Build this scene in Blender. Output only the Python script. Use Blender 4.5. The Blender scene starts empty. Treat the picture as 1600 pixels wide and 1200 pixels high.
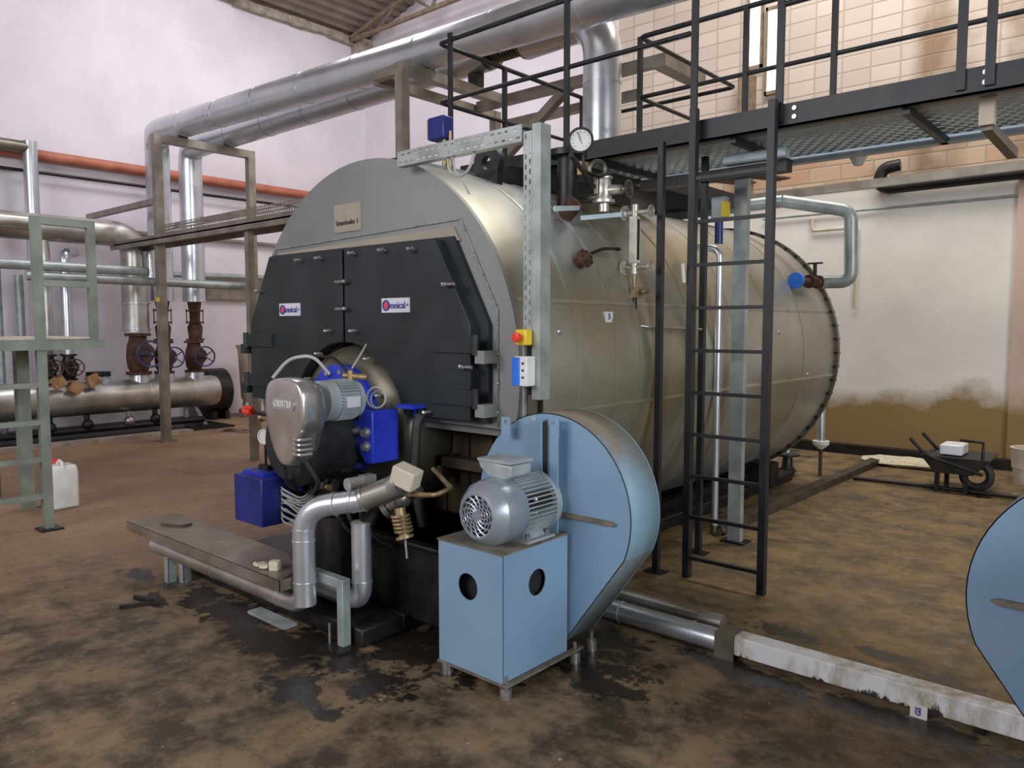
import bpy, bmesh, math, random
from mathutils import Vector, Matrix
random.seed(7)
PI = math.pi
C = bpy.context.scene.collection
SC = bpy.context.scene

# ------------------------------------------------------------ camera, world, lights, exposure
cam_d = bpy.data.cameras.new('camera'); cam = bpy.data.objects.new('camera', cam_d); C.objects.link(cam)
cam.location = (0, 0, 1.65)
cam.rotation_euler = (math.radians(90) - math.atan(90/1202), 0, math.radians(41.1))
cam_d.sensor_width = 36; cam_d.lens = 36*1202/1600; cam_d.clip_end = 200
SC.camera = cam
SC.view_settings.view_transform = 'Standard'; SC.view_settings.look = 'None'
SC.view_settings.gamma = 1; SC.view_settings.use_curve_mapping = False
SC.view_settings.exposure = 0.1
w = bpy.data.worlds.new('daylight'); SC.world = w; w.use_nodes = True
w.node_tree.nodes['Background'].inputs[0].default_value = (0.80, 0.86, 1.0, 1)
w.node_tree.nodes['Background'].inputs[1].default_value = 0.25

def area(name, loc, target, sx, sy, power, col):
    l = bpy.data.lights.new(name, 'AREA'); l.shape = 'RECTANGLE'; l.size = sx; l.size_y = sy
    l.energy = power; l.color = col
    o = bpy.data.objects.new(name, l); C.objects.link(o); o.location = loc
    o.rotation_euler = (Vector(target)-Vector(loc)).to_track_quat('-Z', 'Y').to_euler()
    return o
area('window_light_right', (7.8, 1.5, 3.6), (-3.5, 3.6, 1.0), 8.0, 3.0, 1100, (0.86, 0.93, 1.0))
area('window_light_front', (-6.0, -5.7, 4.6), (-8.5, 6.0, 2.2), 9.0, 3.0, 720, (0.97, 0.95, 1.0))
area('fill_light_rear', (-2.4, 8.4, 8.6), (-2.6, 9.6, 0.0), 5.0, 2.0, 440, (1.0, 0.96, 0.90))  # added fill lamp for the rear wall and pipes; the roof has no opening
area('fill_light_left', (-9.5, 6.5, 8.0), (-11.5, 7.0, 2.5), 4.0, 2.0, 260, (0.97, 0.95, 1.0))  # added fill lamp brightening the left wall, hung under the closed roof

# ------------------------------------------------------------ materials
def nt(name):
    m = bpy.data.materials.new(name); m.use_nodes = True
    return m, m.node_tree, m.node_tree.nodes['Principled BSDF']
def lin(c): return (c[0], c[1], c[2], 1)
def mat(name, c1, c2=None, rough=0.5, metal=0.0, scale=4.0, bump=0.0, contrast=(0.35, 0.65), rvar=0.12, bscale=None, dirt=None, dirt_amt=(0.6, 0.72)):
    m, t, p = nt(name); N, L = t.nodes, t.links
    p.inputs['Metallic'].default_value = metal; p.inputs['Roughness'].default_value = rough
    geo = N.new('ShaderNodeNewGeometry')
    n = N.new('ShaderNodeTexNoise'); n.inputs['Scale'].default_value = scale; n.inputs['Detail'].default_value = 6
    L.new(geo.outputs['Position'], n.inputs['Vector'])
    r = N.new('ShaderNodeValToRGB'); L.new(n.outputs['Fac'], r.inputs['Fac'])
    r.color_ramp.elements[0].position = contrast[0]; r.color_ramp.elements[1].position = contrast[1]
    c2 = c2 or tuple(min(1, x*1.18) for x in c1)
    r.color_ramp.elements[0].color = lin(c1); r.color_ramp.elements[1].color = lin(c2)
    out = r.outputs['Color']
    if dirt:
        n2 = N.new('ShaderNodeTexNoise'); n2.inputs['Scale'].default_value = scale*2.3; n2.inputs['Detail'].default_value = 9; n2.inputs['Roughness'].default_value = 0.7
        L.new(geo.outputs['Position'], n2.inputs['Vector'])
        mr = N.new('ShaderNodeMapRange'); mr.inputs['From Min'].default_value = dirt_amt[0]; mr.inputs['From Max'].default_value = dirt_amt[1]
        L.new(n2.outputs['Fac'], mr.inputs['Value'])
        mx = N.new('ShaderNodeMix'); mx.data_type = 'RGBA'
        L.new(mr.outputs[0], mx.inputs[0]); L.new(out, mx.inputs[6]); mx.inputs[7].default_value = lin(dirt); out = mx.outputs[2]
    L.new(out, p.inputs['Base Color'])
    mr2 = N.new('ShaderNodeMapRange'); mr2.inputs['To Min'].default_value = max(0.02, rough-rvar); mr2.inputs['To Max'].default_value = min(1, rough+rvar)
    L.new(n.outputs['Fac'], mr2.inputs['Value']); L.new(mr2.outputs[0], p.inputs['Roughness'])
    if bump:
        nb = N.new('ShaderNodeTexNoise'); nb.inputs['Scale'].default_value = bscale or scale*6; nb.inputs['Detail'].default_value = 4
        L.new(geo.outputs['Position'], nb.inputs['Vector'])
        b = N.new('ShaderNodeBump'); b.inputs['Strength'].default_value = bump; b.inputs['Distance'].default_value = 0.01
        L.new(nb.outputs['Fac'], b.inputs['Height']); L.new(b.outputs[0], p.inputs['Normal'])
    return m
def emit(name, col, s):
    m, t, p = nt(name); p.inputs['Base Color'].default_value = lin(col)
    p.inputs['Emission Color'].default_value = lin(col); p.inputs['Emission Strength'].default_value = s
    return m

ALU = mat('aluminium_cladding', (0.54, 0.57, 0.61), (0.68, 0.71, 0.75), 0.30, 0.78, 2.0, 0.04, bscale=5)
BENCHM = mat('brown_stained_steel', (0.20, 0.16, 0.125), (0.36, 0.31, 0.26), 0.36, 0.55, 4.0, 0.05, dirt=(0.10, 0.07, 0.05), dirt_amt=(0.60, 0.72))
ALUD = mat('dusty_aluminium', (0.40, 0.37, 0.32), (0.60, 0.60, 0.58), 0.38, 0.85, 3.0, 0.08, bscale=6)
SHELL = mat('boiler_shell_cladding', (0.34, 0.315, 0.22), (0.50, 0.52, 0.51), 0.38, 0.70, 0.9, 0.12, bscale=2.2, dirt=(0.25, 0.21, 0.13), dirt_amt=(0.60, 0.78))
FACE = mat('boiler_face_grey', (0.215, 0.225, 0.215), (0.27, 0.285, 0.275), 0.48, 0.35, 1.2, 0.05, dirt=(0.22, 0.19, 0.14), dirt_amt=(0.62, 0.75))
DOORM = mat('black_door_paint', (0.010, 0.015, 0.017), (0.020, 0.028, 0.031), 0.5, 0.1, 3.0, 0.05)
BLACK = mat('black_steel_paint', (0.012, 0.013, 0.015), (0.028, 0.03, 0.034), 0.45, 0.2, 6.0, 0.05)
DARK = mat('oily_dark_steel', (0.006, 0.006, 0.006), (0.020, 0.017, 0.014), 0.45, 0.2, 9.0, 0.2)
RUSTD = mat('brown_soot_panel', (0.035, 0.024, 0.014), (0.085, 0.058, 0.033), 0.8, 0.1, 5.0, 0.3)
COVER = mat('furnace_cover_metal', (0.10, 0.095, 0.075), (0.19, 0.175, 0.13), 0.36, 0.6, 2.5, 0.08)
RUST = mat('rusty_cast_iron', (0.045, 0.022, 0.015), (0.14, 0.065, 0.04), 0.75, 0.2, 14.0, 0.35)
BRASS = mat('worn_brass', (0.22, 0.15, 0.07), (0.42, 0.32, 0.18), 0.45, 0.6, 20.0, 0.1)
NICKEL = mat('pale_valve_metal', (0.38, 0.36, 0.30), (0.62, 0.60, 0.54), 0.38, 0.6, 16.0, 0.1)
CREAM = mat('cream_painted_metal', (0.52, 0.50, 0.42), (0.68, 0.66, 0.58), 0.5, 0.1, 10.0)
FRAME = mat('grey_brown_frame_steel', (0.20, 0.175, 0.14), (0.32, 0.29, 0.245), 0.42, 0.45, 5.0, 0.05)
GREENF = mat('green_grey_platform_steel', (0.19, 0.22, 0.18), (0.29, 0.32, 0.27), 0.5, 0.35, 5.0, 0.05)
GALV = mat('galvanised_steel', (0.27, 0.31, 0.30), (0.42, 0.46, 0.45), 0.42, 0.45, 7.0, 0.03)
DECKM = mat('blue_grey_deck_plate', (0.40, 0.50, 0.56), (0.54, 0.63, 0.68), 0.45, 0.2, 6.0)
FANB = mat('light_blue_fan_paint', (0.185, 0.300, 0.430), (0.225, 0.350, 0.48), 0.36, 0.0, 2.0, 0.03, dirt=(0.16, 0.22, 0.25), dirt_amt=(0.68, 0.80))
FANTOP = mat('dusty_blue_fan_paint', (0.20, 0.24, 0.24), (0.30, 0.38, 0.40), 0.6, 0.0, 6.0, 0.1, dirt=(0.15, 0.12, 0.08), dirt_amt=(0.5, 0.7))
FANDUST = mat('dust_covered_top_plate', (0.10, 0.085, 0.06), (0.19, 0.17, 0.13), 0.8, 0.0, 9.0, 0.2)
MOTORB = mat('blue_grey_motor_paint', (0.26, 0.31, 0.36), (0.34, 0.39, 0.43), 0.28, 0.45, 3.0)
MOTOR = mat('grey_motor_paint', (0.30, 0.34, 0.35), (0.42, 0.46, 0.47), 0.45, 0.2, 8.0)
BLUE = mat('burner_blue_paint', (0.012, 0.028, 0.36), (0.025, 0.05, 0.55), 0.38, 0.0, 6.0)
BLUED = mat('dark_blue_box_paint', (0.008, 0.014, 0.12), (0.014, 0.024, 0.2), 0.4, 0.0, 6.0)
WHITEP = mat('white_plastic', (0.62, 0.61, 0.56), (0.76, 0.75, 0.71), 0.45, 0.0, 8.0)
CREAMP = mat('cream_plastic', (0.50, 0.43, 0.32), (0.60, 0.53, 0.42), 0.6, 0.0, 5.0)
LATCH = mat('latch_metal', (0.32, 0.33, 0.33), (0.5, 0.5, 0.5), 0.35, 0.8, 30)
REDP = mat('red_oxide_pipe_paint', (0.33, 0.09, 0.05), (0.46, 0.16, 0.09), 0.55, 0.0, 4.0)
YEL = mat('yellow_switch', (0.75, 0.50, 0.02), (0.85, 0.62, 0.04), 0.4)
RED = mat('red_button', (0.65, 0.03, 0.015), (0.8, 0.06, 0.03), 0.35)
SWBLUE = mat('switch_blue', (0.02, 0.14, 0.65), (0.03, 0.20, 0.8), 0.4)
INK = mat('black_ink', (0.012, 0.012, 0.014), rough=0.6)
NAVY = mat('logo_navy', (0.03, 0.04, 0.25), rough=0.5)
LOGORED = mat('logo_red', (0.65, 0.05, 0.06), rough=0.5)
PLATEW = mat('white_badge', (0.62, 0.64, 0.68), (0.70, 0.72, 0.76), 0.4, 0.2)
TAN = mat('tan_label', (0.30, 0.27, 0.21), (0.35, 0.31, 0.24), 0.6)
CHROME = mat('cast_aluminium_cover', (0.52, 0.51, 0.48), (0.70, 0.69, 0.66), 0.24, 0.85, 5.0, 0.06)
RUBBER = mat('dark_rubber', (0.015, 0.015, 0.015), (0.03, 0.03, 0.03), 0.6)
CARD = mat('brown_insulation_block', (0.28, 0.13, 0.06), (0.45, 0.28, 0.13), 0.9, 0.0, 8.0, 0.3)
WHPAINT = mat('dirty_white_paint', (0.50, 0.49, 0.42), (0.78, 0.80, 0.80), 0.5, 0.0, 3.0, 0.1, contrast=(0.3, 0.55), dirt=(0.05, 0.045, 0.035), dirt_amt=(0.60, 0.66))
def channel_mat():
    m, t, p = nt('white_paint_black_smears'); N, L = t.nodes, t.links
    geo = N.new('ShaderNodeNewGeometry'); sep = N.new('ShaderNodeSeparateXYZ'); L.new(geo.outputs['Position'], sep.inputs[0])
    def noise(sc, sx=1):
        mp = N.new('ShaderNodeMapping'); mp.inputs['Scale'].default_value = (1, 1, sx); L.new(geo.outputs['Position'], mp.inputs[0])
        n = N.new('ShaderNodeTexNoise'); n.inputs['Scale'].default_value = sc; n.inputs['Detail'].default_value = 8; n.inputs['Roughness'].default_value = .7; L.new(mp.outputs[0], n.inputs['Vector']); return n.outputs['Fac']
    r = N.new('ShaderNodeValToRGB'); L.new(noise(6, .4), r.inputs['Fac']); r.color_ramp.elements[0].position = .38; r.color_ramp.elements[1].position = .56
    r.color_ramp.elements[0].color = (.36, .31, .22, 1); r.color_ramp.elements[1].color = (.72, .74, .74, 1)
    a = N.new('ShaderNodeMath'); a.operation = 'MULTIPLY_ADD'; L.new(sep.outputs['Z'], a.inputs[0]); a.inputs[1].default_value = -2.2; L.new(noise(11, .5), a.inputs[2])
    mr = N.new('ShaderNodeMapRange'); L.new(a.outputs[0], mr.inputs['Value']); mr.inputs['From Min'].default_value = .46; mr.inputs['From Max'].default_value = .50
    mx = N.new('ShaderNodeMix'); mx.data_type = 'RGBA'; L.new(mr.outputs[0], mx.inputs[0]); L.new(r.outputs[0], mx.inputs[6]); mx.inputs[7].default_value = (.02, .017, .013, 1)
    L.new(mx.outputs[2], p.inputs['Base Color']); p.inputs['Roughness'].default_value = .5
    return m
CHANM = channel_mat()
BLUEHANDLE = mat('blue_handwheel', (0.03, 0.04, 0.12), (0.06, 0.07, 0.18), 0.4, 0.2)
TANKM = mat('grey_green_tank', (0.07, 0.085, 0.075), (0.12, 0.135, 0.12), 0.55, 0.2, 2.0)
TIMBER = mat('old_brown_wood', (0.16, 0.11, 0.07), (0.26, 0.19, 0.12), 0.8, 0, 8)
CONC = mat('rough_concrete_edge', (0.26, 0.21, 0.16), (0.40, 0.34, 0.28), 0.9, 0, 8, 0.5)
LIT = emit('daylight_pane', (0.9, 0.96, 1.0), 2.2)
CABLE = mat('grey_cable', (0.35, 0.34, 0.31), rough=0.5)
STONE = mat('pale_rag', (0.50, 0.44, 0.30), (0.66, 0.60, 0.45), 0.9, 0, 20, 0.4)

def floor_mat():
    m, t, p = nt('stained_concrete_floor'); N, L = t.nodes, t.links
    geo = N.new('ShaderNodeNewGeometry')
    def noise(sc, d=8, r=0.6):
        n = N.new('ShaderNodeTexNoise'); n.inputs['Scale'].default_value = sc; n.inputs['Detail'].default_value = d; n.inputs['Roughness'].default_value = r
        L.new(geo.outputs['Position'], n.inputs['Vector']); return n
    def mix(f, a, b):
        x = N.new('ShaderNodeMix'); x.data_type = 'RGBA'
        if isinstance(f, float): x.inputs[0].default_value = f
        else: L.new(f, x.inputs[0])
        for i, v in ((6, a), (7, b)):
            if isinstance(v, tuple): x.inputs[i].default_value = lin(v)
            else: L.new(v, x.inputs[i])
        return x.outputs[2]
    def mr(v, a, b, c=0.0, d=1.0):
        x = N.new('ShaderNodeMapRange'); L.new(v, x.inputs['Value'])
        x.inputs['From Min'].default_value = a; x.inputs['From Max'].default_value = b
        x.inputs['To Min'].default_value = c; x.inputs['To Max'].default_value = d; return x.outputs[0]
    def math_(op, a, b):
        x = N.new('ShaderNodeMath'); x.operation = op
        for i, v in ((0, a), (1, b)):
            if isinstance(v, float): x.inputs[i].default_value = v
            else: L.new(v, x.inputs[i])
        return x.outputs[0]
    sep = N.new('ShaderNodeSeparateXYZ'); L.new(geo.outputs['Position'], sep.inputs[0])
    big = noise(0.9); fine = noise(9, 10, 0.7); mid = noise(3.2, 10, 0.65)
    tan = mix(mr(big.outputs['Fac'], 0.35, 0.65), (0.22, 0.13, 0.072), (0.34, 0.215, 0.13))
    near = mix(mr(mid.outputs['Fac'], 0.42, 0.60), (0.042, 0.029, 0.015), (0.200, 0.138, 0.074))
    olive = mix(mr(mid.outputs['Fac'], 0.38, 0.62), (0.065, 0.042, 0.015), (0.20, 0.125, 0.045))
    fx = mr(math_('ADD', sep.outputs['X'], mr(big.outputs['Fac'], 0.3, 0.7, -0.8, 0.8)), -4.6, -6.6)
    c = mix(fx, near, tan)
    fb = math_('MULTIPLY', mr(sep.outputs['X'], -4.0, -3.2), mr(math_('ADD', sep.outputs['Y'], mr(mid.outputs['Fac'], 0.3, 0.7, -0.12, 0.12)), 3.62, 3.72))
    c = mix(fb, c, olive)
    c = mix(mr(fine.outputs['Fac'], 0.48, 0.72, 0.0, 0.5), c, (0.30, 0.22, 0.14))
    c = mix(mr(noise(15, 8, 0.75).outputs['Fac'], 0.46, 0.30, 0.0, 0.75), c, (0.03, 0.022, 0.014))
    # pale chips
    c = mix(mr(noise(26, 3, 0.5).outputs['Fac'], 0.70, 0.76, 0, 0.6), c, (0.42, 0.38, 0.32))
    dn = noise(5.5, 9, 0.72)
    # oil stains: world position, size x, size y
    stains = [(-2.9, 2.6, .75, .45), (-3.5, 2.15, .7, .3), (-2.3, 3.2, .7, .35), (-1.6, 3.43, .7, .13), (-1.5, 3.40, .7, .12), (-0.9, 3.40, .9, .14), (-0.9, 3.43, .9, .1), (-0.2, 3.38, .7, .16), (-5.15, 2.15, .42, .13),
              (-1.55, 4.0, .38, .14), (-1.1, 4.05, .3, .12), (-4.6, 2.0, .25, .12), (-2.0, 2.95, .5, .3), (-11.3, 6.2, .5, .35), (-1.85, 3.85, .18, .2), (-0.75, 3.95, .25, .09),
              (-3.0, 1.9, .5, .2), (-4.1, 2.22, 1.2, .26), (-3.3, 2.25, .7, .25), (-3.4, 6.3, .5, 2.6), (-1.6, 8.8, .6, .5), (-6.0, 9.5, 3.0, .6), (-2.7, 2.2, .35, .25)]
    tot = None
    for (x, y, rx, ry) in stains:
        s = N.new('ShaderNodeVectorMath'); s.operation = 'SUBTRACT'; L.new(geo.outputs['Position'], s.inputs[0]); s.inputs[1].default_value = (x, y, 0)
        q = N.new('ShaderNodeVectorMath'); q.operation = 'MULTIPLY'; L.new(s.outputs[0], q.inputs[0]); q.inputs[1].default_value = (1/rx, 1/ry, 0)
        l = N.new('ShaderNodeVectorMath'); l.operation = 'LENGTH'; L.new(q.outputs[0], l.inputs[0])
        v = mr(l.outputs['Value'], 1.25, 0.2)
        tot = v if tot is None else math_('MAXIMUM', tot, v)
    mask = mr(math_('ADD', math_('MULTIPLY', tot, 0.5), math_('MULTIPLY', dn.outputs['Fac'], 1.5)), 1.06, 1.13)
    c = mix(math_('MULTIPLY', mask, 0.93), c, (0.012, 0.010, 0.008))
    L.new(c, p.inputs['Base Color'])
    ro = math_('SUBTRACT', mr(mid.outputs['Fac'], 0.3, 0.7, 0.50, 0.85), math_('MULTIPLY', mask, 0.38))
    L.new(ro, p.inputs['Roughness'])
    b = N.new('ShaderNodeBump'); b.inputs['Strength'].default_value = 0.35; b.inputs['Distance'].default_value = 0.012
    L.new(fine.outputs['Fac'], b.inputs['Height']); L.new(b.outputs[0], p.inputs['Normal'])
    return m
FLOORM = floor_mat()
def rim_mat():
    # blue paint; settled dust and scuffs where the sheet faces up
    m, t, p = nt('fan_rim_paint'); N, L = t.nodes, t.links
    geo = N.new('ShaderNodeNewGeometry'); sep = N.new('ShaderNodeSeparateXYZ'); L.new(geo.outputs['True Normal'], sep.inputs[0])
    n = N.new('ShaderNodeTexNoise'); n.inputs['Scale'].default_value = 9; n.inputs['Detail'].default_value = 10; n.inputs['Roughness'].default_value = .7; L.new(geo.outputs['Position'], n.inputs['Vector'])
    ab = N.new('ShaderNodeMath'); ab.operation = 'ABSOLUTE'; L.new(sep.outputs['Z'], ab.inputs[0])
    a = N.new('ShaderNodeMath'); a.operation = 'ADD'; L.new(ab.outputs[0], a.inputs[0]); L.new(n.outputs['Fac'], a.inputs[1])
    mr = N.new('ShaderNodeMapRange'); L.new(a.outputs[0], mr.inputs['Value']); mr.inputs['From Min'].default_value = .75; mr.inputs['From Max'].default_value = 1.35
    mx = N.new('ShaderNodeMix'); mx.data_type = 'RGBA'; L.new(mr.outputs[0], mx.inputs[0]); mx.inputs[6].default_value = (.19, .32, .41, 1); mx.inputs[7].default_value = (.20, .17, .12, 1)
    L.new(mx.outputs[2], p.inputs['Base Color']); p.inputs['Roughness'].default_value = .55
    return m
RIMM = rim_mat()

def wall_mat(name, base, stain, top=(0.0, 0.0), low=0.55, brick=None, stack=0):
    """plaster; a brown damp band with a ragged edge along the foot; optional blockwork"""
    m, t, p = nt(name); N, L = t.nodes, t.links
    geo = N.new('ShaderNodeNewGeometry'); sep = N.new('ShaderNodeSeparateXYZ'); L.new(geo.outputs['Position'], sep.inputs[0])
    n = N.new('ShaderNodeTexNoise'); n.inputs['Scale'].default_value = 0.8; n.inputs['Detail'].default_value = 9; n.inputs['Roughness'].default_value = 0.65
    L.new(geo.outputs['Position'], n.inputs['Vector'])
    r = N.new('ShaderNodeValToRGB'); L.new(n.outputs['Fac'], r.inputs['Fac'])
    r.color_ramp.elements[0].position = .35; r.color_ramp.elements[1].position = .62
    r.color_ramp.elements[0].color = lin(tuple(x*0.86 for x in base)); r.color_ramp.elements[1].color = lin(base)
    col = r.outputs['Color']
    if brick:
        cv = N.new('ShaderNodeCombineXYZ'); L.new(sep.outputs['X'], cv.inputs[0]); L.new(sep.outputs['Z'], cv.inputs[1])
        bk = N.new('ShaderNodeTexBrick'); L.new(cv.outputs[0], bk.inputs['Vector'])
        bk.inputs['Color1'].default_value = lin(brick[0]); bk.inputs['Color2'].default_value = lin(brick[1]); bk.inputs['Mortar'].default_value = lin(brick[2])
        bk.inputs['Scale'].default_value = 1.0; bk.inputs['Mortar Size'].default_value = 0.014; bk.inputs['Mortar Smooth'].default_value = 0.6
        bk.offset = 0.0 if stack else 0.5; bk.inputs['Brick Width'].default_value = 0.36 if stack else 0.42; bk.inputs['Row Height'].default_value = 0.2
        mx = N.new('ShaderNodeMix'); mx.data_type = 'RGBA'; mx.blend_type = 'MULTIPLY'; mx.inputs[0].default_value = 0.5
        L.new(bk.outputs['Color'], mx.inputs[6]); L.new(col, mx.inputs[7]); col = mx.outputs[2]
        bp = N.new('ShaderNodeBump'); bp.inputs['Strength'].default_value = 0.35; bp.inputs['Distance'].default_value = 0.02; bp.invert = True
        L.new(bk.outputs['Fac'], bp.inputs['Height']); L.new(bp.outputs[0], p.inputs['Normal'])
        # water stains under the roof
        n3 = N.new('ShaderNodeTexNoise'); n3.inputs['Scale'].default_value = 1.3; n3.inputs['Detail'].default_value = 6; L.new(geo.outputs['Position'], n3.inputs['Vector'])
        a1 = N.new('ShaderNodeMapRange'); L.new(n3.outputs['Fac'], a1.inputs['Value']); a1.inputs['From Min'].default_value = .40; a1.inputs['From Max'].default_value = .60
        a2 = N.new('ShaderNodeMapRange'); L.new(sep.outputs['X'], a2.inputs['Value']); a2.inputs['From Min'].default_value = -2.8; a2.inputs['From Max'].default_value = -2.6
        a3 = N.new('ShaderNodeMath'); a3.operation = 'MULTIPLY'; L.new(a1.outputs[0], a3.inputs[0]); L.new(a2.outputs[0], a3.inputs[1])
        mx3 = N.new('ShaderNodeMix'); mx3.data_type = 'RGBA'; L.new(a3.outputs[0], mx3.inputs[0]); L.new(col, mx3.inputs[6]); mx3.inputs[7].default_value = (0.24, 0.16, 0.10, 1); col = mx3.outputs[2]
    if stain:
        a = N.new('ShaderNodeMath'); a.operation = 'MULTIPLY_ADD'; L.new(n.outputs['Fac'], a.inputs[0]); a.inputs[1].default_value = -1.1; L.new(sep.outputs['Z'], a.inputs[2])
        mr = N.new('ShaderNodeMapRange'); L.new(a.outputs[0], mr.inputs['Value']); mr.inputs['From Min'].default_value = low-0.55+0.16; mr.inputs['From Max'].default_value = low-0.55-0.1
        mx = N.new('ShaderNodeMix'); mx.data_type = 'RGBA'; L.new(mr.outputs[0], mx.inputs[0]); L.new(col, mx.inputs[6]); mx.inputs[7].default_value = lin(stain); col = mx.outputs[2]
    # small scuffs
    n4 = N.new('ShaderNodeTexNoise'); n4.inputs['Scale'].default_value = 5.0; n4.inputs['Detail'].default_value = 8; n4.inputs['Roughness'].default_value = .75; L.new(geo.outputs['Position'], n4.inputs['Vector'])
    m4 = N.new('ShaderNodeMapRange'); L.new(n4.outputs['Fac'], m4.inputs['Value']); m4.inputs['From Min'].default_value = .70; m4.inputs['From Max'].default_value = .76; m4.inputs['To Max'].default_value = .5
    mx4 = N.new('ShaderNodeMix'); mx4.data_type = 'RGBA'; L.new(m4.outputs[0], mx4.inputs[0]); L.new(col, mx4.inputs[6]); mx4.inputs[7].default_value = (0.40, 0.32, 0.28, 1)
    L.new(mx4.outputs[2], p.inputs['Base Color']); p.inputs['Roughness'].default_value = 0.85
    return m
WALLW = wall_mat('white_plaster', (0.70, 0.65, 0.69), None)
WALLB = wall_mat('stained_white_plaster', (0.76, 0.72, 0.66), (0.25, 0.16, 0.06), low=0.75)
WALLK = wall_mat('cream_blockwork', (0.9, 0.86, 0.82), None, brick=((0.50, 0.425, 0.37), (0.58, 0.50, 0.44), (0.42, 0.34, 0.28)), stack=1)
WALLR = wall_mat('brown_brick_band', (0.9, 0.86, 0.8), None, brick=((0.50, 0.31, 0.20), (0.58, 0.46, 0.34), (0.40, 0.33, 0.26)))
WALLP = wall_mat('pink_plaster_pier', (0.58, 0.42, 0.34), (0.25, 0.16, 0.06), low=0.7)
ROOFM = mat('corrugated_roof_sheet', (0.17, 0.13, 0.11), (0.27, 0.21, 0.18), 0.7, 0.1, 2)

# ------------------------------------------------------------ mesh helpers
WL = {}
def wloc(o): return WL.get(o.name, Vector((0, 0, 0)))
def V(*a): return Vector(a)
def frame_of(d):
    d = d.normalized(); up = Vector((0, 0, 1)) if abs(d.z) < 0.95 else Vector((1, 0, 0))
    a = d.cross(up).normalized(); return a, a.cross(d).normalized()
class MB:
    def __init__(s): s.bm = bmesh.new()
    def bb(s, x0, y0, z0, x1, y1, z1):
        v = [s.bm.verts.new(p) for p in ((x0,y0,z0),(x1,y0,z0),(x1,y1,z0),(x0,y1,z0),(x0,y0,z1),(x1,y0,z1),(x1,y1,z1),(x0,y1,z1))]
        for f in ((0,3,2,1),(4,5,6,7),(0,1,5,4),(1,2,6,5),(2,3,7,6),(3,0,4,7)): s.bm.faces.new([v[i] for i in f])
        return s
    def box(s, cx, cy, cz, sx, sy, sz, rot=None):
        m = Matrix.Translation((cx, cy, cz)) @ (rot.to_4x4() if rot else Matrix.Identity(4))
        v = [s.bm.verts.new(m @ Vector((a*sx/2, b*sy/2, c*sz/2))) for a, b, c in ((-1,-1,-1),(1,-1,-1),(1,1,-1),(-1,1,-1),(-1,-1,1),(1,-1,1),(1,1,1),(-1,1,1))]
        for f in ((0,3,2,1),(4,5,6,7),(0,1,5,4),(1,2,6,5),(2,3,7,6),(3,0,4,7)): s.bm.faces.new([v[i] for i in f])
        return s
    def bar(s, p0, p1, wd, h=None, up=None):
        p0 = Vector(p0); p1 = Vector(p1); h = h or wd; d = (p1-p0).normalized()
        if up is None: a, b = frame_of(d)
        else: a = d.cross(Vector(up)).normalized(); b = a.cross(d).normalized()
        q = []
        for p in (p0, p1):
            q += [s.bm.verts.new(p + a*x*wd/2 + b*y*h/2) for x, y in ((-1,-1),(1,-1),(1,1),(-1,1))]
        for f in ((3,2,1,0),(4,5,6,7),(0,1,5,4),(1,2,6,5),(2,3,7,6),(3,0,4,7)): s.bm.faces.new([q[i] for i in f])
        return s
    def lathe(s, c, axis, prof, n=28):
        c = Vector(c); d = Vector(axis).normalized(); a, b = frame_of(d); rings = []
        for (t, r) in prof:
            if r < 1e-5: rings.append([s.bm.verts.new(c + d*t)])
            else: rings.append([s.bm.verts.new(c + d*t + (a*math.cos(2*PI*i/n) + b*math.sin(2*PI*i/n))*r) for i in range(n)])
        for k in range(len(rings)-1):
            A, B = rings[k], rings[k+1]
            for i in range(n):
                j = (i+1) % n
                if len(A) == 1 and len(B) == 1: continue
                if len(A) == 1: s.bm.faces.new((A[0], B[j], B[i]))
                elif len(B) == 1: s.bm.faces.new((A[i], A[j], B[0]))
                else: s.bm.faces.new((A[i], A[j], B[j], B[i]))
        return s
    def cyl(s, p0, p1, r, r2=None, n=24):
        p0 = Vector(p0); p1 = Vector(p1); L = (p1-p0).length; r2 = r if r2 is None else r2
        return s.lathe(p0, p1-p0, [(0, 0), (0, r), (L, r2), (L, 0)], n)
    def path(s, pts, r, n=16, bend=0.0, seg=6):
        pts = [Vector(p) for p in pts]; P = [pts[0]]
        for i in range(1, len(pts)-1):
            if bend:
                a = pts[i-1]-pts[i]; b = pts[i+1]-pts[i]; k = min(bend, a.length*.49, b.length*.49)
                A = pts[i]+a.normalized()*k; B = pts[i]+b.normalized()*k
                for j in range(seg+1):
                    t = j/seg; P.append((1-t)**2*A + 2*t*(1-t)*pts[i] + t*t*B)
            else: P.append(pts[i])
        P.append(pts[-1]); rings = []; d0 = (P[1]-P[0]).normalized(); a, b = frame_of(d0); pd = d0
        for i, p in enumerate(P):
            d = (P[i+1]-P[i]).normalized() if i < len(P)-1 else (P[i]-P[i-1]).normalized()
            dp = (P[i]-P[i-1]).normalized() if i else d
            if (d-pd).length > 1e-6:
                q = pd.rotation_difference(d); 
            t = (d+dp); t = t.normalized() if t.length > 1e-6 else d
            q = pd.rotation_difference(t); a = q @ a; b = q @ b; pd = t
            cs = max(0.4, t.dot(d)); sc = 1/cs if not bend else 1
            nb = d.cross(dp)
            rings.append([s.bm.verts.new(p + (a*math.cos(2*PI*k/n)+b*math.sin(2*PI*k/n))*r) for k in range(n)])
        for A, B in zip(rings, rings[1:]):
            for i in range(n): j = (i+1) % n; s.bm.faces.new((A[i], A[j], B[j], B[i]))
        s.bm.faces.new(rings[0][::-1]); s.bm.faces.new(rings[-1])
        return s
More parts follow.
